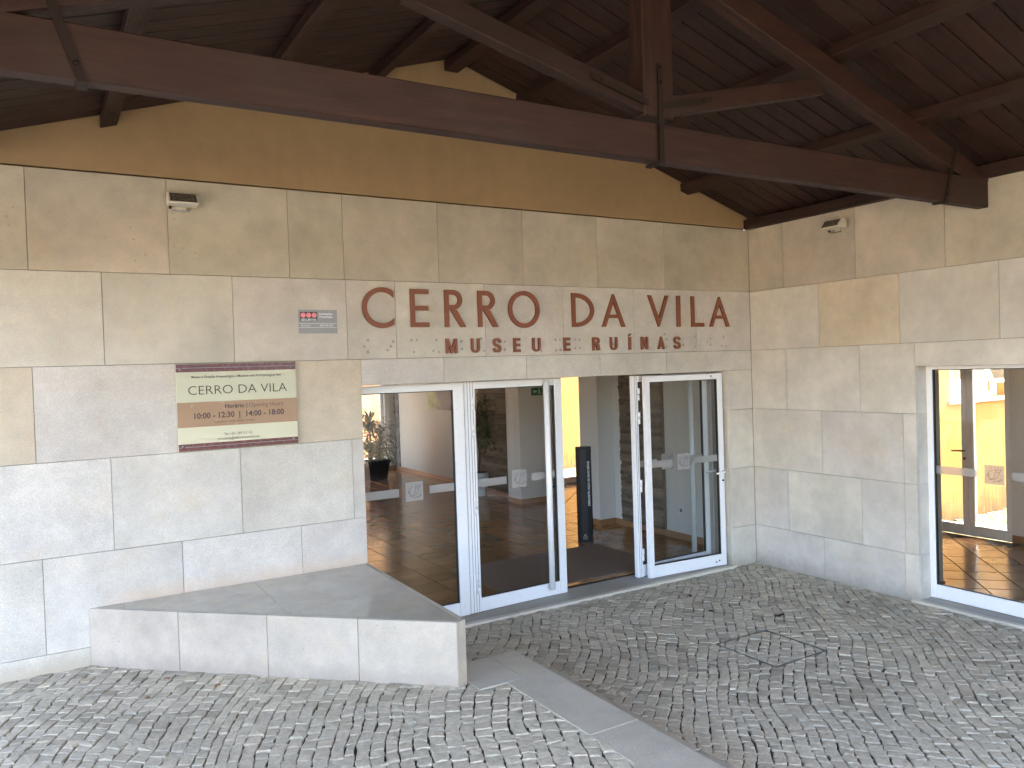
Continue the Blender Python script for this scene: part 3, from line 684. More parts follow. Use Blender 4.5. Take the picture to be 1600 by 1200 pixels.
box('head', -4.24, -.35, .175, .245, DZ1 + .003, 2.03, 'white_metal', fr, .003)
box('jamb', -.357, -.3465, .235, .30, .022, DZ1, 'white_metal', fr, .002)

# side glazing at x = 0.18, facing -X; frame runs toward the viewer (-Y)
gz = [(-1.772, -2.86), (-2.862, -3.95), (-3.952, -5.05)]
for i, (a, b) in enumerate(gz):
    e, w, h = make_leaf('side_glazing', (.18, a), (.18, b), .026, 1.999, ['fixed white framed glass panel in the side wall nearest the corner', 'middle white framed glass panel in the side wall', 'white framed glass panel in the side wall farthest from the corner'][i], 'glass panel', sq=.535, lst=.05, rst=.05, top=.03, bot=.115, film_on=(i == 0))

# ------------------------------------------------------------------ lettering on the wall
YF = -0.024
def ell(cx, cy, rx, ry, a0=0, a1=360, n=40): return [(cx + rx * math.cos(R(a0 + (a1 - a0) * i / n)), cy + ry * math.sin(R(a0 + (a1 - a0) * i / n))) for i in range(n + (0 if a1 - a0 >= 360 else 1))]
T = 0.037
def L_C(w, h):
    rx, ry = w * .635, h / 2; cx = rx
    xo = w
    ao = math.degrees(math.acos(min(1, (xo - cx) / rx))); ai = math.degrees(math.acos(min(1, (xo - cx) / (rx - T))))
    return [ell(cx, ry, rx, ry, ao, 360 - ao) + ell(cx, ry, rx - T, ry - T, 360 - ai, ai)]
def L_O(w, h): return [ell(w / 2, h / 2, w / 2, h / 2), ell(w / 2, h / 2, w / 2 - T, h / 2 - T)]
def L_E(w, h, t=T, m=.5):
    c = h * m
    return [[(0, 0), (w, 0), (w, t), (t, t), (t, c - t / 2), (w * .96, c - t / 2), (w * .96, c + t / 2), (t, c + t / 2), (t, h - t), (w, h - t), (w, h), (0, h)]]
def L_R(w, h, t=T, bw=.84):
    b = w * bw; c = h * .47; r = (h - c) / 2; k = max(b - r, t)
    bowl = ell(b - r, h - r, r, r, -90, 90, 14)
    inner = ell(b - r, h - r, r - t, r - t, -90, 90, 12)
    lx = t * 1.35
    return [[(0, 0), (t, 0), (t, c - .001), (t + .012, c), (w - lx, 0), (w, 0), (t + lx + .020, c)] + bowl + [(0, h)], [(t, c + t)] + inner + [(t, h - t)]]
def L_D(w, h):
    r = h / 2; rx = w * .82
    return [[(0, 0)] + ell(w - rx, r, rx, r, -90, 90, 24) + [(0, h)], [(T, T)] + ell(w - rx, r, rx - T, r - T, -90, 90, 22) + [(T, h - T)]]
def L_A(w, h, t=T * 1.08, bar=.27, bt=T * .85):
    # apex at the top centre; the counter is a triangle, the foot is open
    a = t * .52; m = w / 2
    inl = lambda y: t + (m - t) * (y / (h - t * 1.9)) if y < h - t * 1.9 else m
    y0, y1 = h * bar, h * bar + bt
    return [[(0, 0), (t, 0), (inl(y0), y0), (w - inl(y0), y0), (w - t, 0), (w, 0), (m + a * .35, h), (m - a * .35, h)], [(inl(y1), y1), (w - inl(y1), y1), (m, h - t * 1.9)]]
def L_V(w, h, t=T * 1.05):
    m = w / 2
    return [[(m - t * .12, 0), (m + t * .12, 0), (w, h), (w - t, h), (m, t * 2.1), (t, h), (0, h)]]
def L_I(w, h): return [[(0, 0), (w, 0), (w, h), (0, h)]]
def L_L(w, h): return [[(0, 0), (w, 0), (w, T), (T, T), (T, h), (0, h)]]
sign = thing('wall_lettering', (-2.2, 0, 2.4), 'large russet metal letters reading CERRO DA VILA, MUSEU E RUÍNAS on the wall', 'lettering')
def letter(loops, x, z, dep=.018):
    v, f = on_wall(fill2d(loops, dep), x, YF + dep / 2 + .001, z); mesh('letter', v, f, 'rust_red', sign)
BZ, BH = 2.443, 0.298
for ch, x0, x1 in (('C', -4.201, -3.945), ('E', -3.805, -3.647), ('R', -3.507, -3.318), ('R', -3.203, -3.013), ('O', -2.913, -2.601), ('D', -2.259, -2.018), ('A', -1.929, -1.662), ('V', -1.384, -1.126), ('I', -1.022, -0.980), ('L', -0.833, -0.671), ('A', -0.592, -0.318)):
    w, hh = x1 - x0, BH
    z = BZ
    if ch in 'CO': z -= .008; hh += .016
    letter({'C': L_C, 'E': L_E, 'R': L_R, 'O': L_O, 'D': L_D, 'A': L_A, 'V': L_V, 'I': L_I, 'L': L_L}[ch](w, hh), x0, z)
t2 = 0.0235
def S_M(w, h): return [[(0, 0), (t2, 0), (t2, h * .60), (w / 2 - t2 * .42, 0), (w / 2 + t2 * .42, 0), (w - t2, h * .60), (w - t2, 0), (w, 0), (w, h), (w - t2 * 1.15, h), (w / 2, h * .36), (t2 * 1.15, h), (0, h)]]
def S_U(w, h):
    r = w / 2
    return [[(0, h)] + ell(r, r * .9, r, r * .9, 180, 360, 14) + [(w, h), (w - t2, h)] + ell(r, r * .9, r - t2, r * .9 - t2 * .75, 360, 180, 12) + [(t2, h)]]
def S_N(w, h): return [[(0, 0), (t2, 0), (t2, h * .58), (w - t2, 0), (w, 0), (w, h), (w - t2, h), (w - t2, h * .42), (t2, h), (0, h)]]
def S_S(w, h):
    c = []; k = t2 / 2
    P = [(w - k, h * .70), (w - k * 1.05, h * .80), (w * .72, h - k * 1.05), (w * .5, h - k), (w * .28, h - k * 1.05), (k * 1.05, h * .80), (k, h * .72), (k * 1.15, h * .62), (w * .28, h * .54), (w * .5, h * .49), (w * .74, h * .43), (w - k * 1.1, h * .35), (w - k, h * .26), (w - k * 1.1, h * .17), (w * .72, k * 1.05), (w * .5, k), (w * .28, k * 1.05), (k * 1.05, h * .19), (k, h * .30)]
    Vs = [Vector(p) for p in P]; a, b = [], []
    for i, p in enumerate(Vs):
        d = (Vs[min(i + 1, len(Vs) - 1)] - Vs[max(i - 1, 0)]).normalized(); nn = Vector((-d.y, d.x)) * k
        a.append(tuple(p + nn)); b.append(tuple(p - nn))
    return [a + b[::-1]]
SH = 0.119
for ch, x0, x1 in (('M', -3.508, -3.405), ('U', -3.279, -3.198), ('S', -3.073, -2.994), ('E', -2.873, -2.806), ('U', -2.685, -2.602), ('E', -2.359, -2.289), ('R', -2.046, -1.962), ('U', -1.846, -1.762), ('I', -1.628, -1.602), ('N', -1.480, -1.396), ('A', -1.278, -1.188), ('S', -1.072, -0.988)):
    w = x1 - x0
    fn = {'M': S_M, 'U': S_U, 'S': S_S, 'N': S_N, 'I': L_I}.get(ch)
    if ch == 'E': lp = L_E(w, SH, t2)
    elif ch == 'R': lp = L_R(w, SH, t2, .97)
    elif ch == 'A': lp = L_A(w, SH, t2 * 1.1, .19, t2 * .95)
    else: lp = fn(w, SH)
    letter(lp, x0, 2.231, .014)
    if x0 == -1.628: letter([[(-.004, SH + .008), (.012, SH + .008), (.034, SH + .030), (.012, SH + .030)]], x0, 2.231, .014)

# ------------------------------------------------------------------ opening hours plate and security sticker
pl = thing('opening_hours_plate', (-5.128, 0, 1.6), 'cream glass plate with maroon edges and tan band giving the opening hours', 'sign')
px0, px1, pz0, pz1 = -5.532, -4.724, 1.603, 2.195; pc = (px0 + px1) / 2; py = -0.018
box('plate', px0, px1, py, -0.004, pz0, pz1, 'cream', pl, .001)
def strip(nm, z0, z1, mat): box(nm, px0 + .0008, px1 - .0008, py - .0012, py - .0001, z0, z1, mat, pl)
strip('edge_band', pz1 - .055, pz1 - .002, 'maroon'); strip('edge_band', pz0 + .002, pz0 + .050, 'maroon')
strip('hours_band', 1.765, 1.935, 'tan_band')
for zz in (pz1 - .029, pz0 + .027): box('edge_line', px0 + .005, px1 - .005, py - .0018, py - .0013, zz, zz + .003, 'grey_plate', pl)
for xx in (px0 + .030, px1 - .030):
    for zz in (pz1 - .036, pz0 + .036): tube('screw', [(xx, py - .001, zz), (xx, py - .008, zz)], .009, 'steel', pl, 12)
def ptext(body, z, size, width, dx=0, bold=0.0, mat='ink', parent=None, x=None, y=None):
    v, f = fit_width(text_vf(body, size, bold=bold), width)
    v, f = on_wall((v, f), (pc if x is None else x) + dx, (py - .0022) if y is None else y, z); mesh('printed_line', v, f, mat, parent or pl)
ptext('Museu e Estação Arqueológica | Museum and Archaeological Site', 2.098, .024, .60, -.005, .0003)
ptext('CERRO DA VILA', 1.985, .088, .665, .003, -.0008)
ptext('Horário', 1.885, .042, .128, -.030, .0009); ptext('|', 1.885, .042, .004, .052, .0003); ptext('Opening Hours', 1.885, .042, .236, .186, -.0004)
ptext('10:00 - 12:30  |  14:00 - 18:00', 1.822, .054, .605, .006, .0013)
ptext('DE SEGUNDA A SEXTA | MONDAY TO FRIDAY', 1.787, .018, .275, -.030)
ptext('Tel. +351 289 312 153', 1.698, .026, .19, -.012); ptext('cerrodavila@vilamouraworld.com', 1.668, .026, .28, -.012)

st = thing('security_sticker', (-4.539, 0, 2.4), 'small grey security sticker with three pink dots on a black square', 'sticker')
sx0, sx1, sz0, sz1 = -4.684, -4.396, 2.398, 2.571
box('sticker_sheet', sx0, sx1, -.0035, -.0012, sz0, sz1, 'grey_plate', st)
box('black_field', sx0 + .012, sx0 + .138, -.0042, -.0036, sz1 - .083, sz1 - .015, 'black', st)
for i in range(3):
    c = (sx0 + .034 + i * .041, sz1 - .039)
    mesh('dot', [(c[0] + .0185 * math.cos(R(a)), -.0046, c[1] + .0185 * math.sin(R(a))) for a in range(0, 360, 15)], [tuple(range(24))], 'pink', st)
ptext('SECURITAS', sz1 - .080, .022, .112, 0, .0006, 'white_ink', st, sx0 + .075, -.0046)
ptext('Instalações', sz1 - .036, .022, .100, 0, .0004, 'white_ink', st, sx0 + .204, -.0040); ptext('Protegidas', sz1 - .058, .022, .098, 0, .0004, 'white_ink', st, sx0 + .203, -.0040)
for zz in (sz1 - .101, sz1 - .130): box('rule', sx0 + .004, sx1 - .004, -.0040, -.0036, zz, zz + .0022, 'white_ink', st)
ptext('securitas.pt', sz1 - .119, .016, .070, 0, 0, 'white_ink', st, sx0 + .050, -.0040); ptext('808 200 098', sz1 - .120, .018, .096, 0, 0, 'white_ink', st, sx0 + .206, -.0040)

# ------------------------------------------------------------------ floodlights
def floodlight(loc, rz, label):
    e = thing('floodlight', loc, label, 'floodlight', rz, 'floodlights under the porch roof')
    k = dict(local=True)
    hw = .093
    prof = [(-.155, .012), (-.150, .004), (-.045, .0), (-.028, .02), (-.028, .060), (-.045, .082), (-.075, .090), (-.098, .082)]   # (y,z) seen from the side
    v, f = prism_vf(prof, 'x', -hw, hw, .004); mesh('housing', v, f, 'lamp_body', e, **k)
    n = Vector((0, -.070, -.057)).normalized()     # sloping front glass
    a, b = Vector((0, -.152, .0155)), Vector((0, -.1, .0785)); dn = Vector((0, -(b - a).z, (b - a).y)).normalized() * .0025
    if dn.y > 0: dn = -dn
    mesh('front_glass', [(-hw + .01, *(a + dn)[1:]), (hw - .01, *(a + dn)[1:]), (hw - .01, *(b + dn)[1:]), (-hw + .01, *(b + dn)[1:])], [(0, 1, 2, 3)], 'lamp_glass', e, **k)
    for i in range(7): box('fin', -.050 + i * .0165, -.045 + i * .0165, -.100, -.045, .082, .0955, 'lamp_body', e, **k)
    tube('bracket', [(-.06, -.06, .012), (-.06, -.05, -.026), (.05, -.05, -.026), (.05, -.06, .012)], .006, 'steel', e, 8, **k)
    box('wall_plate', -.035, .03, -.030, -.0005, -.028, .03, 'lamp_body', e, .003, **k)
    tube('knob', [(-.066, -.055, -.008), (-.080, -.055, -.008)], .010, 'iron', e, 8, **k)
floodlight((-5.455, 0, 3.246), 0, 'small cream floodlight with louvred top on the entrance wall, above the plate')
floodlight((0, -1.085, 3.262), R(-90), 'small cream floodlight with louvred top on the side wall under the roof')

# ------------------------------------------------------------------ porch roof
RY1 = -7.2
roof = thing('porch_roof', (GX, -4.8, 3.44), 'dark brown boarded gable roof lining on purlins over the entrance porch', 'roof')
sl_a = math.atan(GS); SLEN = 3.63 / math.cos(sl_a)
v, f = box_vf(-SLEN / 2, SLEN / 2, -.0705, .0705, 0, .018, .003)
proto = None
for sgn in (-1, 1):
    mx = GX + sgn * (3.63 / 2 + .012); mz = roof_z(GX) - GS * (3.63 / 2 + .012)
    for i in range(48):
        yy = -.080 - i * .150
        loc = Vector((mx, yy, mz)) - Vector(roof.location); rot = (0, sgn * sl_a, 0)
        if proto is None:
            proto = mesh('roof_board', v, f, 'wood_x', roof, local=True); proto.location = loc; proto.rotation_euler = rot
        else: copy_into(proto, roof, loc, rot)
for sgn in (-1, 1):
    EV = 3.75 if sgn > 0 else 5.1; a, b = GX, GX + sgn * EV  # unseen left eave lengthened to hold sky light off the lower wall
    prism('roof_deck', [(a, roof_z(GX) + .024), (b, roof_z(GX) + .024 - GS * EV), (b, roof_z(GX) + .15 - GS * EV), (a, roof_z(GX) + .15)] if sgn > 0 else [(a, roof_z(GX) + .15), (b, roof_z(GX) + .15 - GS * EV), (b, roof_z(GX) + .024 - GS * EV), (a, roof_z(GX) + .024)], 'y', 0.27, RY1 - .1, 'wood_y', roof)
for d in (0.66, 1.575, 2.505):
    for sgn in (-1, 1):
        x = GX + sgn * d; zt = roof_z(x)
        k = GS * -sgn
        prism('purlin', [(x - .05, zt - .05 * k - .003), (x - .05, zt - .05 * k - .078), (x + .05, zt + .05 * k - .078), (x + .05, zt + .05 * k - .003)], 'y', 0.010, RY1, 'wood_y', roof, .004)
prism('ridge_beam', [(GX - .06, roof_z(GX - .06) - .003), (GX - .06, roof_z(GX) - .10), (GX + .06, roof_z(GX) - .10), (GX + .06, roof_z(GX + .06) - .003)], 'y', 0.010, RY1, 'wood_y', roof, .004)
box('wall_plate', -.055, .15, 0.008, RY1, 3.4385, 3.535, 'wood_y', roof, .004)
box('wall_plate', -6.88, -6.675, 0.008, RY1, 3.4385, 3.535, 'wood_y', roof, .004)

# ------------------------------------------------------------------ trusses
def truss(y0, label):
    e = thing('roof_truss', (GX, y0, 3.213), label, 'truss', 0, 'timber trusses of the porch')
    mir = lambda P, s: [(GX + s * (x - GX), z) for x, z in P]
    F = lambda a, b: (y0 + a, y0 + b)
    prism('bottom_chord', [(-6.728, 3.213), (-0.002, 3.213), (-0.002, 3.421), (-6.728, 3.421)], 'y', *F(0, .085), 'wood_x', e, .006)
    rt = lambda x: 3.464 + GS * abs(x)
    for s in (1, -1):
        prism('rafter', mir([(-.002, 3.405), (-.31, 3.405), (-3.24, rt(-3.24) - .156), (-3.24, rt(-3.24)), (-.002, rt(0))], s), 'y', *F(-.004, .094), 'wood_x', e, .006)
        prism('strut', mir([(-3.30, 3.466), (-3.30, 3.574), (-2.02, 3.882), (-1.90, 3.80)], s), 'y', *F(.004, .086), 'wood_x', e, .005)
        for xp in (-0.86, -1.79, -2.705):      # cleats that hold the purlins
            zz = rt(xp); prism('cleat', mir([(xp + .055, rt(xp + .055) - .01), (xp + .055, rt(xp + .055) + .060), (xp + .10, rt(xp + .10) + .050), (xp + .17, rt(xp + .17) - .01)], s), 'y', *F(.012, .080), 'wood_x', e, .003)
        # iron strap at the heel, leaning with the rafter
        xb, xt = -.603, -.470
        prism('strap', mir([(xb, 3.207), (xb + .035, 3.207), (xt + .035, 3.605), (xt, 3.605)], s), 'y', *F(-.0095, -.0045), 'iron', e)
        prism('strap_foot', mir([(xb - .002, 3.203), (xb + .037, 3.203), (xb + .037, 3.2125), (xb - .002, 3.2125)], s), 'y', *F(-.012, .09), 'iron', e)
        for zz in (3.27, 3.52):
            xx = GX + s * (xb + .017 + (zz - 3.207) * .334 - GX); tube('bolt', [(xx, y0 - .009, zz), (xx, y0 - .018, zz)], .010, 'iron', e, 6)
        # strap arms along the struts
        ax, az = (-3.235, 3.536); dx, dz = 1, .240; q = math.hypot(dx, dz); dx /= q; dz /= q
        A = [(ax - .08, az - .08 * .24 - .016), (ax + .30, az + .30 * .24 - .016), (ax + .30, az + .30 * .24 + .016), (ax - .08, az - .08 * .24 + .016)]
        prism('strap_arm', mir(A, s), 'y', *F(-.0165, -.0115), 'iron', e)
        xx = GX + s * (-3.0 - GX); tube('bolt', [(xx, y0 - .015, 3.536 + .235 * .24), (xx, y0 - .025, 3.536 + .235 * .24)], .010, 'iron', e, 6)
    box('king_post', GX - .075, GX + .14, y0 - .010, y0 + .105, 3.452, roof_z(GX) - .105, 'wood_z', e, .006)
    box('strap', GX + .018, GX + .050, y0 - .0225, y0 - .0170, 3.200, 3.745, 'iron', e)
    box('strap_foot', GX + .016, GX + .052, y0 - .02, y0 + .10, 3.197, 3.2125, 'iron', e)
    for zz in (3.64, 3.72): tube('bolt', [(GX + .034, y0 - .022, zz), (GX + .034, y0 - .031, zz)], .009, 'iron', e, 6)
truss(-2.4, 'dark timber truss with king post and iron straps nearest the entrance wall')
truss(-7.1, 'dark timber truss at the open front end of the porch roof')
for yy in (-2.36, -7.06):
    p = thing('porch_pillar', (-6.95, yy, UP), 'square stone pillar carrying the open left eave of the porch' if yy > -5 else 'square stone pillar at the outer front corner of the porch', 'pillar')
    box('shaft', -7.15, -6.76, yy - .2, yy + .2, UP - .05, 3.30, 'stone_side', p, .01); box('capital', -7.18, -6.735, yy - .23, yy + .23, 3.30, 3.4375, 'stone_smooth', p, .01)

# ------------------------------------------------------------------ lobby and side room behind the glass
FZ = 0.03
lob = setting('lobby_floor', (-2, 4, FZ)); srm = setting('side_room_floor', (1.4, 0, FZ))
box('floor_bed', -7.0, .19, .345, 10.0, -.1, FZ - .004, 'grout', lob)
box('floor_bed', .345, 2.66, -6.0, 5.7, -.1, FZ - .004, 'grout', srm); box('floor_bed', .195, .34, 0.0, 5.7, -.1, FZ - .004, 'grout', srm)
v, f = box_vf(-.1445, .1445, -.1445, .1445, -.008, 0, .002)
tp = None; cells = []
for i in range(-14, 16):
    for j in range(0, 33):
        x, y_ = -3.07 + .3 * i + .15, .50 + .3 * j
        if -6.9 < x < .12 and y_ < 9.9: cells.append((x, y_))
def seen_lobby(c):
    # inside the wedge seen through the doors
    d = Vector((c[0], c[1], FZ)) - cm.translation; w = d.dot(cf); u = 800 + 1235.85 * d.dot(cr) / w
    return 560 < u < 1150
vis = [c for c in cells if seen_lobby(c)]; vis.sort(key=lambda c: c[1])
one = vis[:300]; rest = [c for c in cells if c not in one]
for c in one:
    loc = Vector((c[0], c[1], FZ)) - Vector(lob.location)
    if tp is None: tp = mesh('floor_tile', v, f, 'tile', lob, local=True); tp.location = loc
    else: copy_into(tp, lob, loc)
V, F = merge(*[([(p[0] + c[0], p[1] + c[1], p[2] + FZ) for p in v], f) for c in rest])
o = mesh('floor_tiles', V, F, 'tile', lob); o['kind'] = 'stuff'
a45 = R(45); tn, tr_ = 0, []
for i in range(-30, 31):
    for j in range(-30, 31):
        s_, t_ = i * .297, j * .297
        x, y_ = .9 + (s_ - t_) * math.cos(a45), -1.94 + (s_ + t_) * math.sin(a45)
        if not (.22 < x < 2.58 and -4.2 < y_ < 5.5) or (x < .34 and y_ < .2): continue
        if y_ < 0 and tn < 140:
            c = copy_into(tp, srm, Vector((x, y_, FZ)) - Vector(srm.location), (0, 0, a45)); c.scale = (.99, .99, 1); tn += 1
        else: tr_.append((x, y_))
ca, sa = math.cos(a45), math.sin(a45)
V, F = merge(*[([((p[0] * ca - p[1] * sa) * .99 + c[0], (p[0] * sa + p[1] * ca) * .99 + c[1], p[2] + FZ - .001) for p in v], f) for c in tr_])
o = mesh('floor_tiles', V, F, 'tile', srm); o['kind'] = 'stuff'

lw = thing('lobby_walls', (-2, 5, 0), 'white painted lobby walls with terracotta skirting seen through the doors', 'wall')
CE = 2.72
def wbox(nm, x0, x1, y0, y1, z0=0.0, z1=CE, mat='white_wall', p=None, b=0): return box(nm, x0, x1, y0, y1, z0, z1, mat, p or lw, b)
wbox('wall', .045, .19, .245, 2.385)                       # right of the doors
wbox('pillar', -.20, .19, 2.387, 2.78)
wbox('pillar', -.135, .43, 4.42, 4.80)
wbox('wall', .03, .43, 4.802, 6.00)
wbox('wall', .15, .43, 6.002, 10.2, mat='cream_wall')
wbox('wall', -.07, .149, 9.95, 10.2)                       # end wall beside the window
wbox('wall', -7.2, -2.6, 9.95, 10.2); wbox('wall', -2.598, -.072, 9.95, 10.2, 2.3, CE)
wbox('wall', -7.2, -7.0, .245, 9.948, 0, .9); wbox('wall', -7.2, -7.0, .245, 9.948, 2.3, CE)
wbox('wall', -7.2, -7.0, .245, 1.2, .901, 2.299); wbox('wall', -7.2, -7.0, 4.2, 9.948, .901, 2.299)
mesh('window_pane', [(-7.1, 1.2, .9), (-7.1, 4.2, .9), (-7.1, 4.2, 2.3), (-7.1, 1.2, 2.3)], [(0, 1, 2, 3)], 'glass', lw)  # unseen west window, added to bring daylight into the lobby
def skirt(x0, x1, y0, y1): box('skirting', x0, x1, y0, y1, FZ - .002, FZ + .085, 'skirting', lw, .003)
skirt(.033, .0445, .26, 2.386); skirt(-.211, -.2005, 2.376, 2.79); skirt(-.1995, .032, 2.376, 2.3865)
skirt(-.146, -.1355, 4.409, 4.80); skirt(-.135, .43, 4.409, 4.4195); skirt(.018, .0295, 4.803, 6.0); skirt(.138, .1495, 6.003, 9.949); skirt(-.07, .137, 9.938, 9.949)
lc = thing('lobby_ceiling', (-3.4, 5, CE), 'plain white lobby ceiling slab', 'ceiling'); box('slab', -7.2, .43, .245, 10.2, CE + .001, CE + .22, 'grey_wall', lc)
# stacked slate strips
sc_ = thing('slate_cladding', (.0, 1.55, 0), 'brown stacked slate cladding on the lobby wall right of the doors', 'cladding')
sd = thing('slate_cladding', (.0, 5.4, 0), 'dark stacked slate cladding on the lobby wall behind the column', 'cladding')
sf = thing('slate_cladding', (.1, 9.9, 0), 'narrow stacked slate strip in the far lobby corner', 'cladding')
rs = random.Random(12)
def slates(e, xf, y0, y1, z0, z1, rh, ln):
    z = z0
    while z < z1:
        hh = rh * rs.uniform(.8, 1.2); y = y0
        while y < y1 - .02:
            l = min(rs.uniform(*ln), y1 - y)
            box('slate', xf - rs.uniform(.006, .026), xf - .0005, y + .001, y + l - .001, z + .0012, min(z + hh, z1) - .0012, 'slate', e); y += l
        z += hh
box('backing', .003, .0445, 1.405, 2.175, FZ + .09, CE, 'slate', sc_)
slates(sc_, .002, 1.40, 2.18, FZ + .09, CE, .042, (.30, .78))
slates(sd, .029, 4.83, 5.98, FZ + .09, CE, .055, (.35, .7))
slates(sf, .149, 9.70, 9.93, FZ + .09, CE, .06, (.22, .23))

# window in the far wall
def frame_window(name, x0, x1, y, z0, z1, label, mull=(), mat='white_metal', cat='window', p=None):
    e = thing(name, ((x0 + x1) / 2, y, z0), label, cat)
    for a, b in ((x0, x0 + .06), (x1 - .06, x1)): box('stile', a, b, y - .03, y + .03, z0, z1, mat, e, .003)
    box('top_rail', x0 + .06, x1 - .06, y - .028, y + .028, z1 - .06, z1, mat, e, .003); box('bottom_rail', x0 + .06, x1 - .06, y - .028, y + .028, z0, z0 + .10, mat, e, .003)
    xs = [x0 + .06] + list(mull) + [x1 - .06]
    for m in mull: box('mullion', m - .03, m + .03, y - .027, y + .027, z0 + .10, z1 - .06, mat, e, .003)
    for i in range(len(xs) - 1): mesh('pane', [(xs[i] + (.03 if i else 0), y, z0 + .1), (xs[i + 1] - (.03 if i < len(xs) - 2 else 0), y, z0 + .1), (xs[i + 1] - (.03 if i < len(xs) - 2 else 0), y, z1 - .06), (xs[i] + (.03 if i else 0), y, z1 - .06)], [(0, 1, 2, 3)], 'glass', e)
    return e
frame_window('lobby_window', -2.597, -.073, 10.05, .03, 2.298, 'white framed window at the far end of the lobby behind the potted yucca', (-1.35,))
# side room shell
rw = thing('side_room_walls', (1.4, 0, 0), 'white walls of the side room seen through the glazing on the right', 'wall')
wbox('wall', 2.66, 2.85, -6.0, -1.175, p=rw); wbox('wall', 2.66, 2.85, .62, 5.7, p=rw); wbox('wall', 2.66, 2.85, -1.173, .618, 2.15, CE, p=rw)
wbox('wall', .44, 1.498, 5.7, 5.9, p=rw); wbox('wall', 2.24, 2.85, 5.702, 5.9, p=rw); wbox('wall', 1.5, 2.238, 5.7, 5.9, 2.12, CE, p=rw)
wbox('wall', .205, 2.85, -6.2, -6.002, p=rw); wbox('wall_return', .205, .40, -1.74, -1.62, p=rw)
box('skirting', 2.648, 2.6595, -6.0, -1.18, FZ, FZ + .085, 'skirting', rw, .003); box('skirting', .402, .412, -1.75, -1.62, FZ, FZ + .085, 'skirting', rw, .002); box('skirting', .205, .402, -1.752, -1.7405, FZ, FZ + .085, 'skirting', rw, .002)
wc = thing('side_room_roof', (1.6, -2, CE), 'flat roof slab of the side wing', 'roof')
box('slab', .205, 3.15, -9.5, 6.1, CE + .002, CE + .2, 'grey_wall', wc); box('parapet', .205, .60, -9.5, 6.1, CE + .202, 3.43, 'ochre', wc)
# glazed double door from the side room to the courtyard (x = 2.72), seen from inside
gd = thing('courtyard_door', (2.74, -.28, 0), 'white framed glazed double door from the side room to the sunny courtyard', 'door')
for a, b in ((-.690, -.625), (-1.173, -1.10), (-.755, -.692), (.55, .618)): box('stile', 2.70, 2.76, a, b, .02, 2.148, 'white_metal', gd, .003)
for a, b in ((-1.10, -.755), (-.625, .55)):
    box('bottom_rail', 2.702, 2.758, a, b, .021, .14, 'white_metal', gd, .003); box('top_rail', 2.702, 2.758, a, b, 2.08, 2.148, 'white_metal', gd, .003)
    mesh('pane', [(2.73, a, .14), (2.73, b, .14), (2.73, b, 2.08), (2.73, a, 2.08)], [(0, 1, 2, 3)], 'glass', gd)
tube('lever', [(2.70, -.66, .99), (2.655, -.66, .99), (2.65, -.645, .99), (2.65, -.54, .985)], .010, 'steel', gd, 10); tube('lock_cylinder', [(2.70, -.66, .90), (2.685, -.66, .90)], .012, 'iron', gd, 10)
frame_window('garden_door', 1.50, 2.236, 5.80, .03, 2.118, 'glazed door at the end of the passage with a sunny yellow wall behind', (), 'white_metal', 'door')

# walls outside
yw = thing('courtyard_wall', (4.5, .1, 0), 'sunlit yellow rendered wall with mould stains and a tilted window behind the side room', 'wall')
wx0, wx1, wz0, wz1 = 3.52, 4.86, 1.515, 2.55
for a, b, c, d in ((2.86, wx0, -.05, 3.2), (wx1, 9.0, -.05, 3.2), (wx0, wx1, -.05, wz0), (wx0, wx1, wz1, 3.2)): box('wall', a, b, -.03, .22, c, d, 'yellow', yw)
box('wall_sill', wx0 - .05, wx1 + .04, -.065, -.0305, wz0 - .055, wz0 - .003, 'sill_edge', yw, .004)
cw = thing('courtyard_window', (4.2, .15, wz0), 'white window with tilted open sash in the yellow courtyard wall', 'window')
for a, b in ((wx0 + .002, wx0 + .055), (wx1 - .055, wx1 - .002)): box('stile', a, b, .10, .16, wz0 + .002, wz1 - .002, 'white_metal', cw, .003)
box('bottom_rail', wx0 + .055, wx1 - .055, .101, .159, wz0 + .002, wz0 + .06, 'white_metal', cw, .003); box('top_rail', wx0 + .055, wx1 - .055, .101, .159, wz1 - .06, wz1 - .002, 'white_metal', cw, .003)
xm = (wx0 + wx1) / 2; box('mullion', xm - .03, xm + .03, .102, .158, wz0 + .06, wz1 - .06, 'white_metal', cw, .003)
mesh('pane', [(wx0 + .055, .13, wz0 + .06), (xm - .03, .13, wz0 + .06), (xm - .03, .13, wz1 - .06), (wx0 + .055, .13, wz1 - .06)], [(0, 1, 2, 3)], 'glass', cw)
hz, ln_ = wz1 - .07, .82
def sash_pt(s, x): return (x, .095 - s * math.sin(R(20)), hz - s * math.cos(R(20)))
sp = mesh('sash', *merge(*[( [sash_pt(s, x) for x, s in ((a, c), (b, c), (b, d), (a, d))] + [(q[0], q[1] + .04, q[2]) for q in [sash_pt(s, x) for x, s in ((a, c), (b, c), (b, d), (a, d))]], [(0, 1, 2, 3), (7, 6, 5, 4), (0, 4, 5, 1), (1, 5, 6, 2), (2, 6, 7, 3), (3, 7, 4, 0)]) for a, b, c, d in ((xm + .03, xm + .08, 0, ln_), (wx1 - .11, wx1 - .06, 0, ln_), (xm + .08, wx1 - .11, 0, .05), (xm + .08, wx1 - .11, ln_ - .05, ln_))]), 'white_metal', cw)
mesh('pane', [sash_pt(.05, xm + .08), sash_pt(.05, wx1 - .11), sash_pt(ln_ - .05, wx1 - .11), sash_pt(ln_ - .05, xm + .08)], [(0, 1, 2, 3)], 'glass', cw)
box('room_behind', wx0 - .3, wx1 + .3, .9, 1.0, 1.0, 3.0, 'grey_wall', cw)
nw = thing('garden_wall', (4, 8.2, 0), 'sunlit yellow rendered wall seen through the glazed passage door', 'wall')
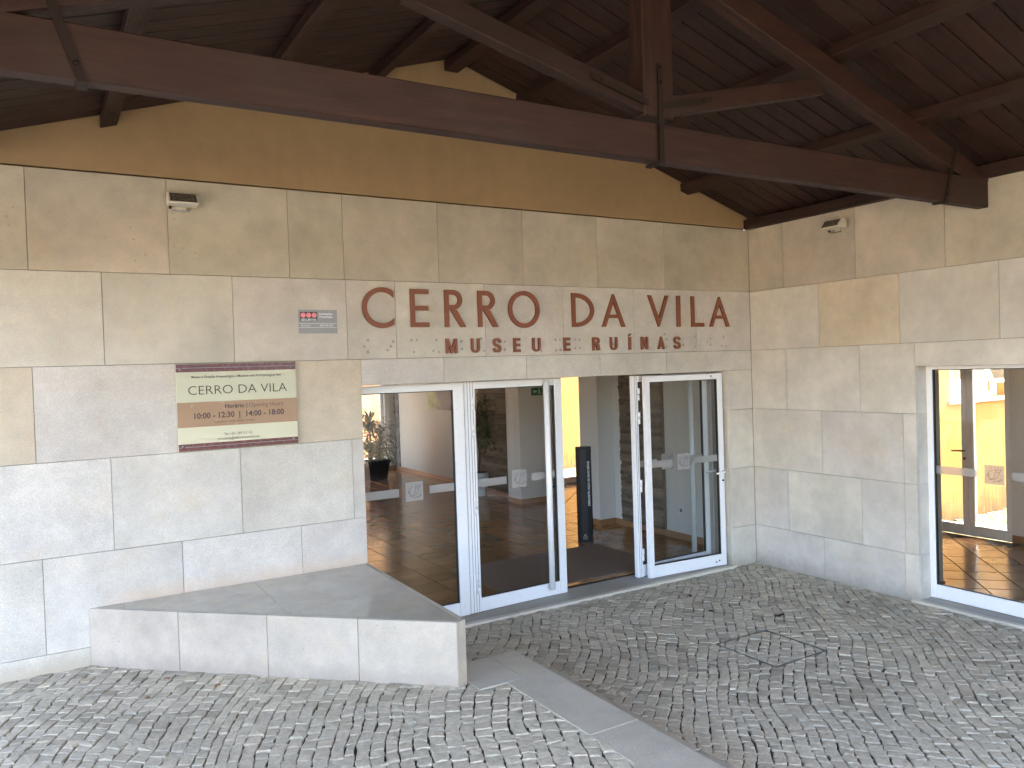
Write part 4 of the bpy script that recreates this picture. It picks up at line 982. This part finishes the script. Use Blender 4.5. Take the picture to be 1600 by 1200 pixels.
box('wall', 1.0, 9.0, 7.6, 7.9, -.1, 3.4, 'yellow', nw); box('eave', 1.0, 9.0, 7.15, 7.95, 3.402, 3.5, 'ochre', nw)
bw = thing('brick_wall', (0, 13.6, 0), 'sunlit orange brick wall outside the far lobby window', 'wall')
box('wall', -4.0, 1.32, 13.5, 13.8, -.1, 3.2, 'brick', bw); box('coping', -4.05, 1.37, 13.45, 13.85, 3.202, 3.28, 'sill_edge', bw, .005)

ch = thing('courtyard_sky_blocker', (9.6, -4, 0), 'added unseen ochre block beyond the small courtyard, shading it from low sky', 'house')  # out of view, added to keep bright low sky off the courtyard wall
box('wall', 9.2, 10.0, -7.5, -.04, -.1, 4.0, 'ochre', ch); box('roof', 8.9, 10.3, -7.8, -.04, 4.002, 4.2, 'ochre', ch)
cg = thing('courtyard_end_blocker', (6, -7, 0), 'added unseen ochre wall shading the near end of the small courtyard', 'wall')  # second added blocker, cuts skylight from the open end
box('wall', 3.2, 9.19, -7.4, -7.1, -.1, 3.6, 'ochre', cg); box('coping', 3.2, 9.19, -7.45, -7.05, 3.602, 3.68, 'sill_edge', cg, .004)
# the ochre house across the forecourt, which the doors and the plate reflect
oh = thing('opposite_house', (-24.5, -9, UP), 'sunlit cream rendered house across the forecourt, mirrored in the glass', 'house')
box('wall', -25.5, -24.0, -20, -1.0, UP - .1, 2.9, 'house', oh); box('roof', -26, -23.6, -20.4, -0.6, 2.902, 3.1, 'ochre', oh)
for yy in (-4, -8, -12, -16):
    wd = box('window', -24.0, -23.97, yy - .6, yy + .6, 1.2, 2.6, 'white_metal', oh); 
    box('window_pane', -23.969, -23.96, yy - .52, yy + .52, 1.28, 2.52, 'lamp_glass', oh)

# dark garden trees beyond the open front of the porch
tp_ = []
rt_ = random.Random(21); lv = []
for i in range(2600):
    th, u_ = rt_.uniform(0, 6.28), rt_.uniform(-1, 1); rad = rt_.uniform(.3, 1) ** .4; lump = 1 + .25 * noise.noise((3 * math.cos(th), 3 * math.sin(th), u_ * 2.5))
    c = Vector((1.7 * rad * lump * math.cos(th) * math.sqrt(1 - u_ * u_), 1.7 * rad * lump * math.sin(th) * math.sqrt(1 - u_ * u_), 2.9 + 2.3 * u_ * rad * lump))
    a = Vector((rt_.gauss(0, 1), rt_.gauss(0, 1), rt_.gauss(0, 1))).normalized() * .13; b = a.orthogonal().normalized() * .08
    lv.append(([c - a, c + b, c + a, c - b], [(0, 1, 2, 3)]))
CV, CF = merge(*lv); first = None
for i, (tx, tyy) in enumerate(((-8.5, -31), (-4.4, -33), (-0.5, -31), (3.6, -33), (7.8, -31), (12.0, -33))):
    e = thing('garden_tree', (tx, tyy, 0), 'dark leafy garden tree in front of the porch, ' + ['nearest the cream house', 'second from the cream house', 'third from the cream house', 'third from the right end', 'second from the right end', 'at the right end'][i], 'tree', rt_.uniform(0, 6), 'garden trees in front of the porch')
    if first is None:
        tk = tube('trunk', [(0, 0, -.1), (.05, .02, 1.0), (-.04, .03, 2.2), (.02, 0, 3.6)], .1, 'bark', e, 8, radii=[.14, .11, .085, .04], local=True); cw_ = mesh('crown', CV, CF, 'leaf2', e, local=True); first = (tk, cw_)
    else:
        for o_ in first: copy_into(o_, e, o_.location.copy())

# ------------------------------------------------------------------ things in the lobby
bo = thing('hand_sanitizer_stand', (-.905, 1.75, FZ), 'slim black hand sanitizer column with white vertical lettering just inside the doors', 'sanitizer stand', R(-29))
k = dict(local=True)
box('base_plate', -.16, .16, -.12, .14, .0005, .006, 'steel', bo, .002, **k)
prism('column', [(-.092, .0), (-.072, -.050), (.072, -.050), (.092, .0), (.078, .05), (-.078, .05)], 'z', .006, 1.125, 'black_metal', bo, .003, **k)
box('front_panel', -.046, .026, -.0535, -.0505, .05, 1.095, 'grey_metal', bo, .001, **k)
box('nozzle_slot', -.014, -.004, -.0555, -.0537, 1.045, 1.075, 'black', bo, **k)
v, f = merge(ribbon([(.018 * math.cos(R(a)), .018 * math.sin(R(a))) for a in range(-200, 30, 15)], .0025), ribbon([(-.02, -.012), (.0, -.018), (.02, -.010)], .0025)); mesh('hand_symbol', [(p[0] - .01, -.0542, p[1] + .99) for p in v], f, 'black', bo, **k)
v, f = fit_width(text_vf('DESINFETE AQUI AS SUAS MÃOS', .034, bold=.0011), .52)
# lettering runs up the right edge of the front
mesh('lettering', [(.060 - p[1], -.0512, .70 + p[0]) for p in v], f, 'white_ink', bo, **k)
v, f = text_vf('PT', .022, bold=.0005); mesh('label', [(p[0] - .008, -.0545, p[1] + .09) for p in v], f, 'white_ink', bo, **k)
for zz in (.055, .078): box('label_frame', -.036, .018, -.0548, -.0537, zz, zz + .003, 'white_ink', bo, **k)

mt = thing('door_mat', (-1.65, 1.0, FZ), 'large brown door mat on the lobby tiles inside the doors', 'mat'); box('mat_pad', -2.75, -.86, .42, 1.60, FZ + .0005, FZ + .012, 'mat', mt, .004)
pc_ = thing('lobby_picture', (.14, 7.6, 1.36), 'large unframed dark picture with green patch on the white lobby wall', 'picture'); box('print', .128, .1485, 6.85, 8.23, 1.36, 2.25, 'picture', pc_, .002)
ex = thing('exit_sign', (.19, 4.40, 1.68), 'small green emergency exit sign with white arrow and running figure on the lobby column', 'sign')
box('plate', .09, .285, 4.398, 4.4195, 1.672, 1.79, 'green_sign', ex); ey = 4.397
mesh('arrow', [(.115, ey, 1.731), (.15, ey, 1.762), (.15, ey, 1.741), (.185, ey, 1.741), (.185, ey, 1.721), (.15, ey, 1.721), (.15, ey, 1.700)], [tuple(range(7))], 'white_ink', ex)
v, f = merge(ribbon([(.225, 1.755), (.232, 1.725), (.215, 1.705), (.205, 1.69)], .012), ribbon([(.232, 1.725), (.247, 1.712), (.25, 1.69)], .011), ribbon([(.21, 1.735), (.226, 1.748), (.246, 1.735)], .008), ([(.224 + .010 * math.cos(R(a)), 1.771 + .010 * math.sin(R(a)), 0) for a in range(0, 360, 30)], [tuple(range(12))]))
mesh('running_figure', [(p[0], ey, p[1]) for p in v], f, 'white_ink', ex)
so = thing('wall_socket', (.04, 1.15, .35), 'white wall socket low on the lobby wall behind the door glass', 'socket'); box('plate', .033, .0445, 1.10, 1.19, .335, .425, 'socket', so, .003); tube('outlet', [(.033, 1.145, .38), (.030, 1.145, .38)], .022, 'grey_plate', so, 14)

def strap_leaf(base, az, el, L, w, droop, rs):
    pts = []; p = Vector(base); a = el
    n = 6; ns = []
    for i in range(n + 1):
        pts.append(p.copy()); d = Vector((math.cos(az) * math.cos(a), math.sin(az) * math.cos(a), math.sin(a)))
        p = p + d * L / n; a -= droop * (i + 1) / n
    side_ = Vector((-math.sin(az), math.cos(az), 0)); vs, fs = [], []
    for i, q in enumerate(pts):
        ww = w * (.55 + .9 * (i / n)) * (1 - (i / n) ** 3) + .001
        vs += [q - side_ * ww / 2, q + Vector((0, 0, -ww * .18)), q + side_ * ww / 2]
    for i in range(n): fs += [(3 * i, 3 * i + 1, 3 * i + 4, 3 * i + 3), (3 * i + 1, 3 * i + 2, 3 * i + 5, 3 * i + 4)]
    return vs, fs
yu = thing('potted_yucca', (-.78, 8.75, FZ), 'bushy green yucca in a black pot by the far lobby window', 'potted plant')
px, pyy = -.78, 8.75; rp = random.Random(4)
v, f = prism_vf([(-.5, -.5), (.5, -.5), (.5, .5), (-.5, .5)], 'z', 0, 1)
def taper_box(nm, w0, w1, z0, z1, mat, e, cx, cy): return mesh(nm, [(cx + sx * w / 2, cy + sy * w / 2, z) for z, w in ((z0, w0), (z1, w1)) for sx, sy in ((-1, -1), (1, -1), (1, 1), (-1, 1))], [(3, 2, 1, 0), (4, 5, 6, 7)] + [(i, (i + 1) % 4, 4 + (i + 1) % 4, 4 + i) for i in range(4)], mat, e)
taper_box('pot', .34, .43, FZ, FZ + .34, 'pot_black', yu, px, pyy); taper_box('pot_rim', .46, .46, FZ + .335, FZ + .375, 'pot_black', yu, px, pyy); taper_box('soil', .40, .40, FZ + .36, FZ + .378, 'soil', yu, px, pyy)
lv = []
for (dx, dy, hh, nl) in ((-.06, .02, 1.08, 80), (.08, -.03, .86, 70), (-.10, -.06, .60, 50), (.10, .08, .48, 44), (.03, -.1, .66, 50)):
    top_ = Vector((px + dx * 1.4, pyy + dy * 1.4, FZ + hh)); tube('cane', [(px + dx, pyy + dy, FZ + .36), (px + dx * 1.2, pyy + dy * 1.2, FZ + hh * .7), top_], .02, 'bark', yu, 8)
    for i in range(nl):
        lv.append(strap_leaf(top_ - Vector((0, 0, rp.uniform(0, .2))), rp.uniform(0, 6.28), rp.uniform(.1, 1.35), rp.uniform(.36, .55), rp.uniform(.034, .052), rp.uniform(.35, .95), rp))
v, f = merge(*lv); o = mesh('foliage', v, f, 'leaf', yu, smooth=True); o['kind'] = 'stuff'
fi = thing('potted_ficus', (-.20, 5.62, FZ), 'slender ficus tree in a white pot beside the dark slate cladding', 'potted plant')
fx, fy = -.20, 5.62
tube('pot', [(fx, fy, FZ), (fx, fy, FZ + .02), (fx, fy, FZ + .36), (fx, fy, FZ + .385)], .15, 'pot_white', fi, 20, radii=[.11, .115, .165, .17]); tube('soil', [(fx, fy, FZ + .38), (fx, fy, FZ + .388)], .15, 'soil', fi, 16)
tube('trunk', [(fx, fy, FZ + .38), (fx + .02, fy, FZ + .7), (fx - .01, fy + .02, FZ + 1.1), (fx + .02, fy, FZ + 1.5)], .014, 'bark', fi, 8)
lv = []
for i in range(46):
    th, u_ = rp.uniform(0, 6.28), rp.uniform(-1, 1); rad = rp.uniform(.35, 1) ** .5
    c = Vector((fx + .02 + .36 * rad * math.cos(th) * math.sqrt(1 - u_ * u_ * .8), fy - .04 + .24 * rad * math.sin(th), FZ + 1.22 + .50 * u_ * rad))
    if i % 3 == 0: tube('twig', [(fx + .01, fy, min(c.z, FZ + 1.3) - .12), (c + Vector((fx, fy, c.z))) / 2, c], .004, 'bark', fi, 5)
    for j in range(14):
        q = c + Vector((rp.gauss(0, .06), rp.gauss(0, .06), rp.gauss(0, .06)))
        if q.x > .0: q.x = rp.uniform(-.12, .0)
        lv.append(strap_leaf(q, rp.uniform(0, 6.28), rp.uniform(-1.2, .4), rp.uniform(.05, .085), rp.uniform(.022, .032), .4, rp))
v, f = merge(*lv); o = mesh('foliage', v, f, 'leaf2', fi); o['kind'] = 'stuff'

# ------------------------------------------------------------------ bits lying on the paving
def litter(loc, s, mat, label, cat='leaf', seed=0):
    q = random.Random(seed); n = 9; vs = []
    for i in range(n):
        a = 2 * math.pi * i / n; r_ = s * (1 + .45 * math.cos(2 * a)) * q.uniform(.7, 1.15); vs.append((loc[0] + r_ * math.cos(a + seed), loc[1] + r_ * .7 * math.sin(a + seed), loc[2] + .004 + q.uniform(0, .010)))
    vs.append((loc[0], loc[1], loc[2] + .012)); fs = [(i, (i + 1) % n, n) for i in range(n)]
    vs += [(v_[0], v_[1], v_[2] - .003) for v_ in vs]; m = n + 1
    fs += [(m + (i + 1) % n, m + i, m + n) for i in range(n)] + [(i, m + i, m + (i + 1) % n, (i + 1) % n) for i in range(n)]
    return tag(mesh('dead_leaf', vs, fs, mat), label, cat, 'dead leaves on the paving')
for i, (x, y_, s, m_, lb) in enumerate((
    (-1.39, -.48, .022, 'dead', 'dark dead leaf on the setts nearest the door sill'), (-1.56, -.91, .024, 'dead', 'dark dead leaf between the door sill and the manhole cover'),
    (-1.21, -1.32, .045, 'dead', 'largest dark clump of dead leaves near the manhole cover'), (-.47, -1.42, .022, 'dead', 'small dark dead leaf near the side wall'))):
    litter((x, y_, 0.002), s, m_, lb, seed=i + 1)
for i, (x, y_, s, lb) in enumerate(((-5.72, -.55, .018, 'dry orange leaf closest to the bench on the upper paving'), (-5.49, -.85, .016, 'dry orange leaf in front of the bench middle'), (-5.86, -.80, .016, 'dry orange leaf lying farthest from the bench'))):
    litter((x, y_, UP + .002), s, 'dry', lb, seed=i + 9)
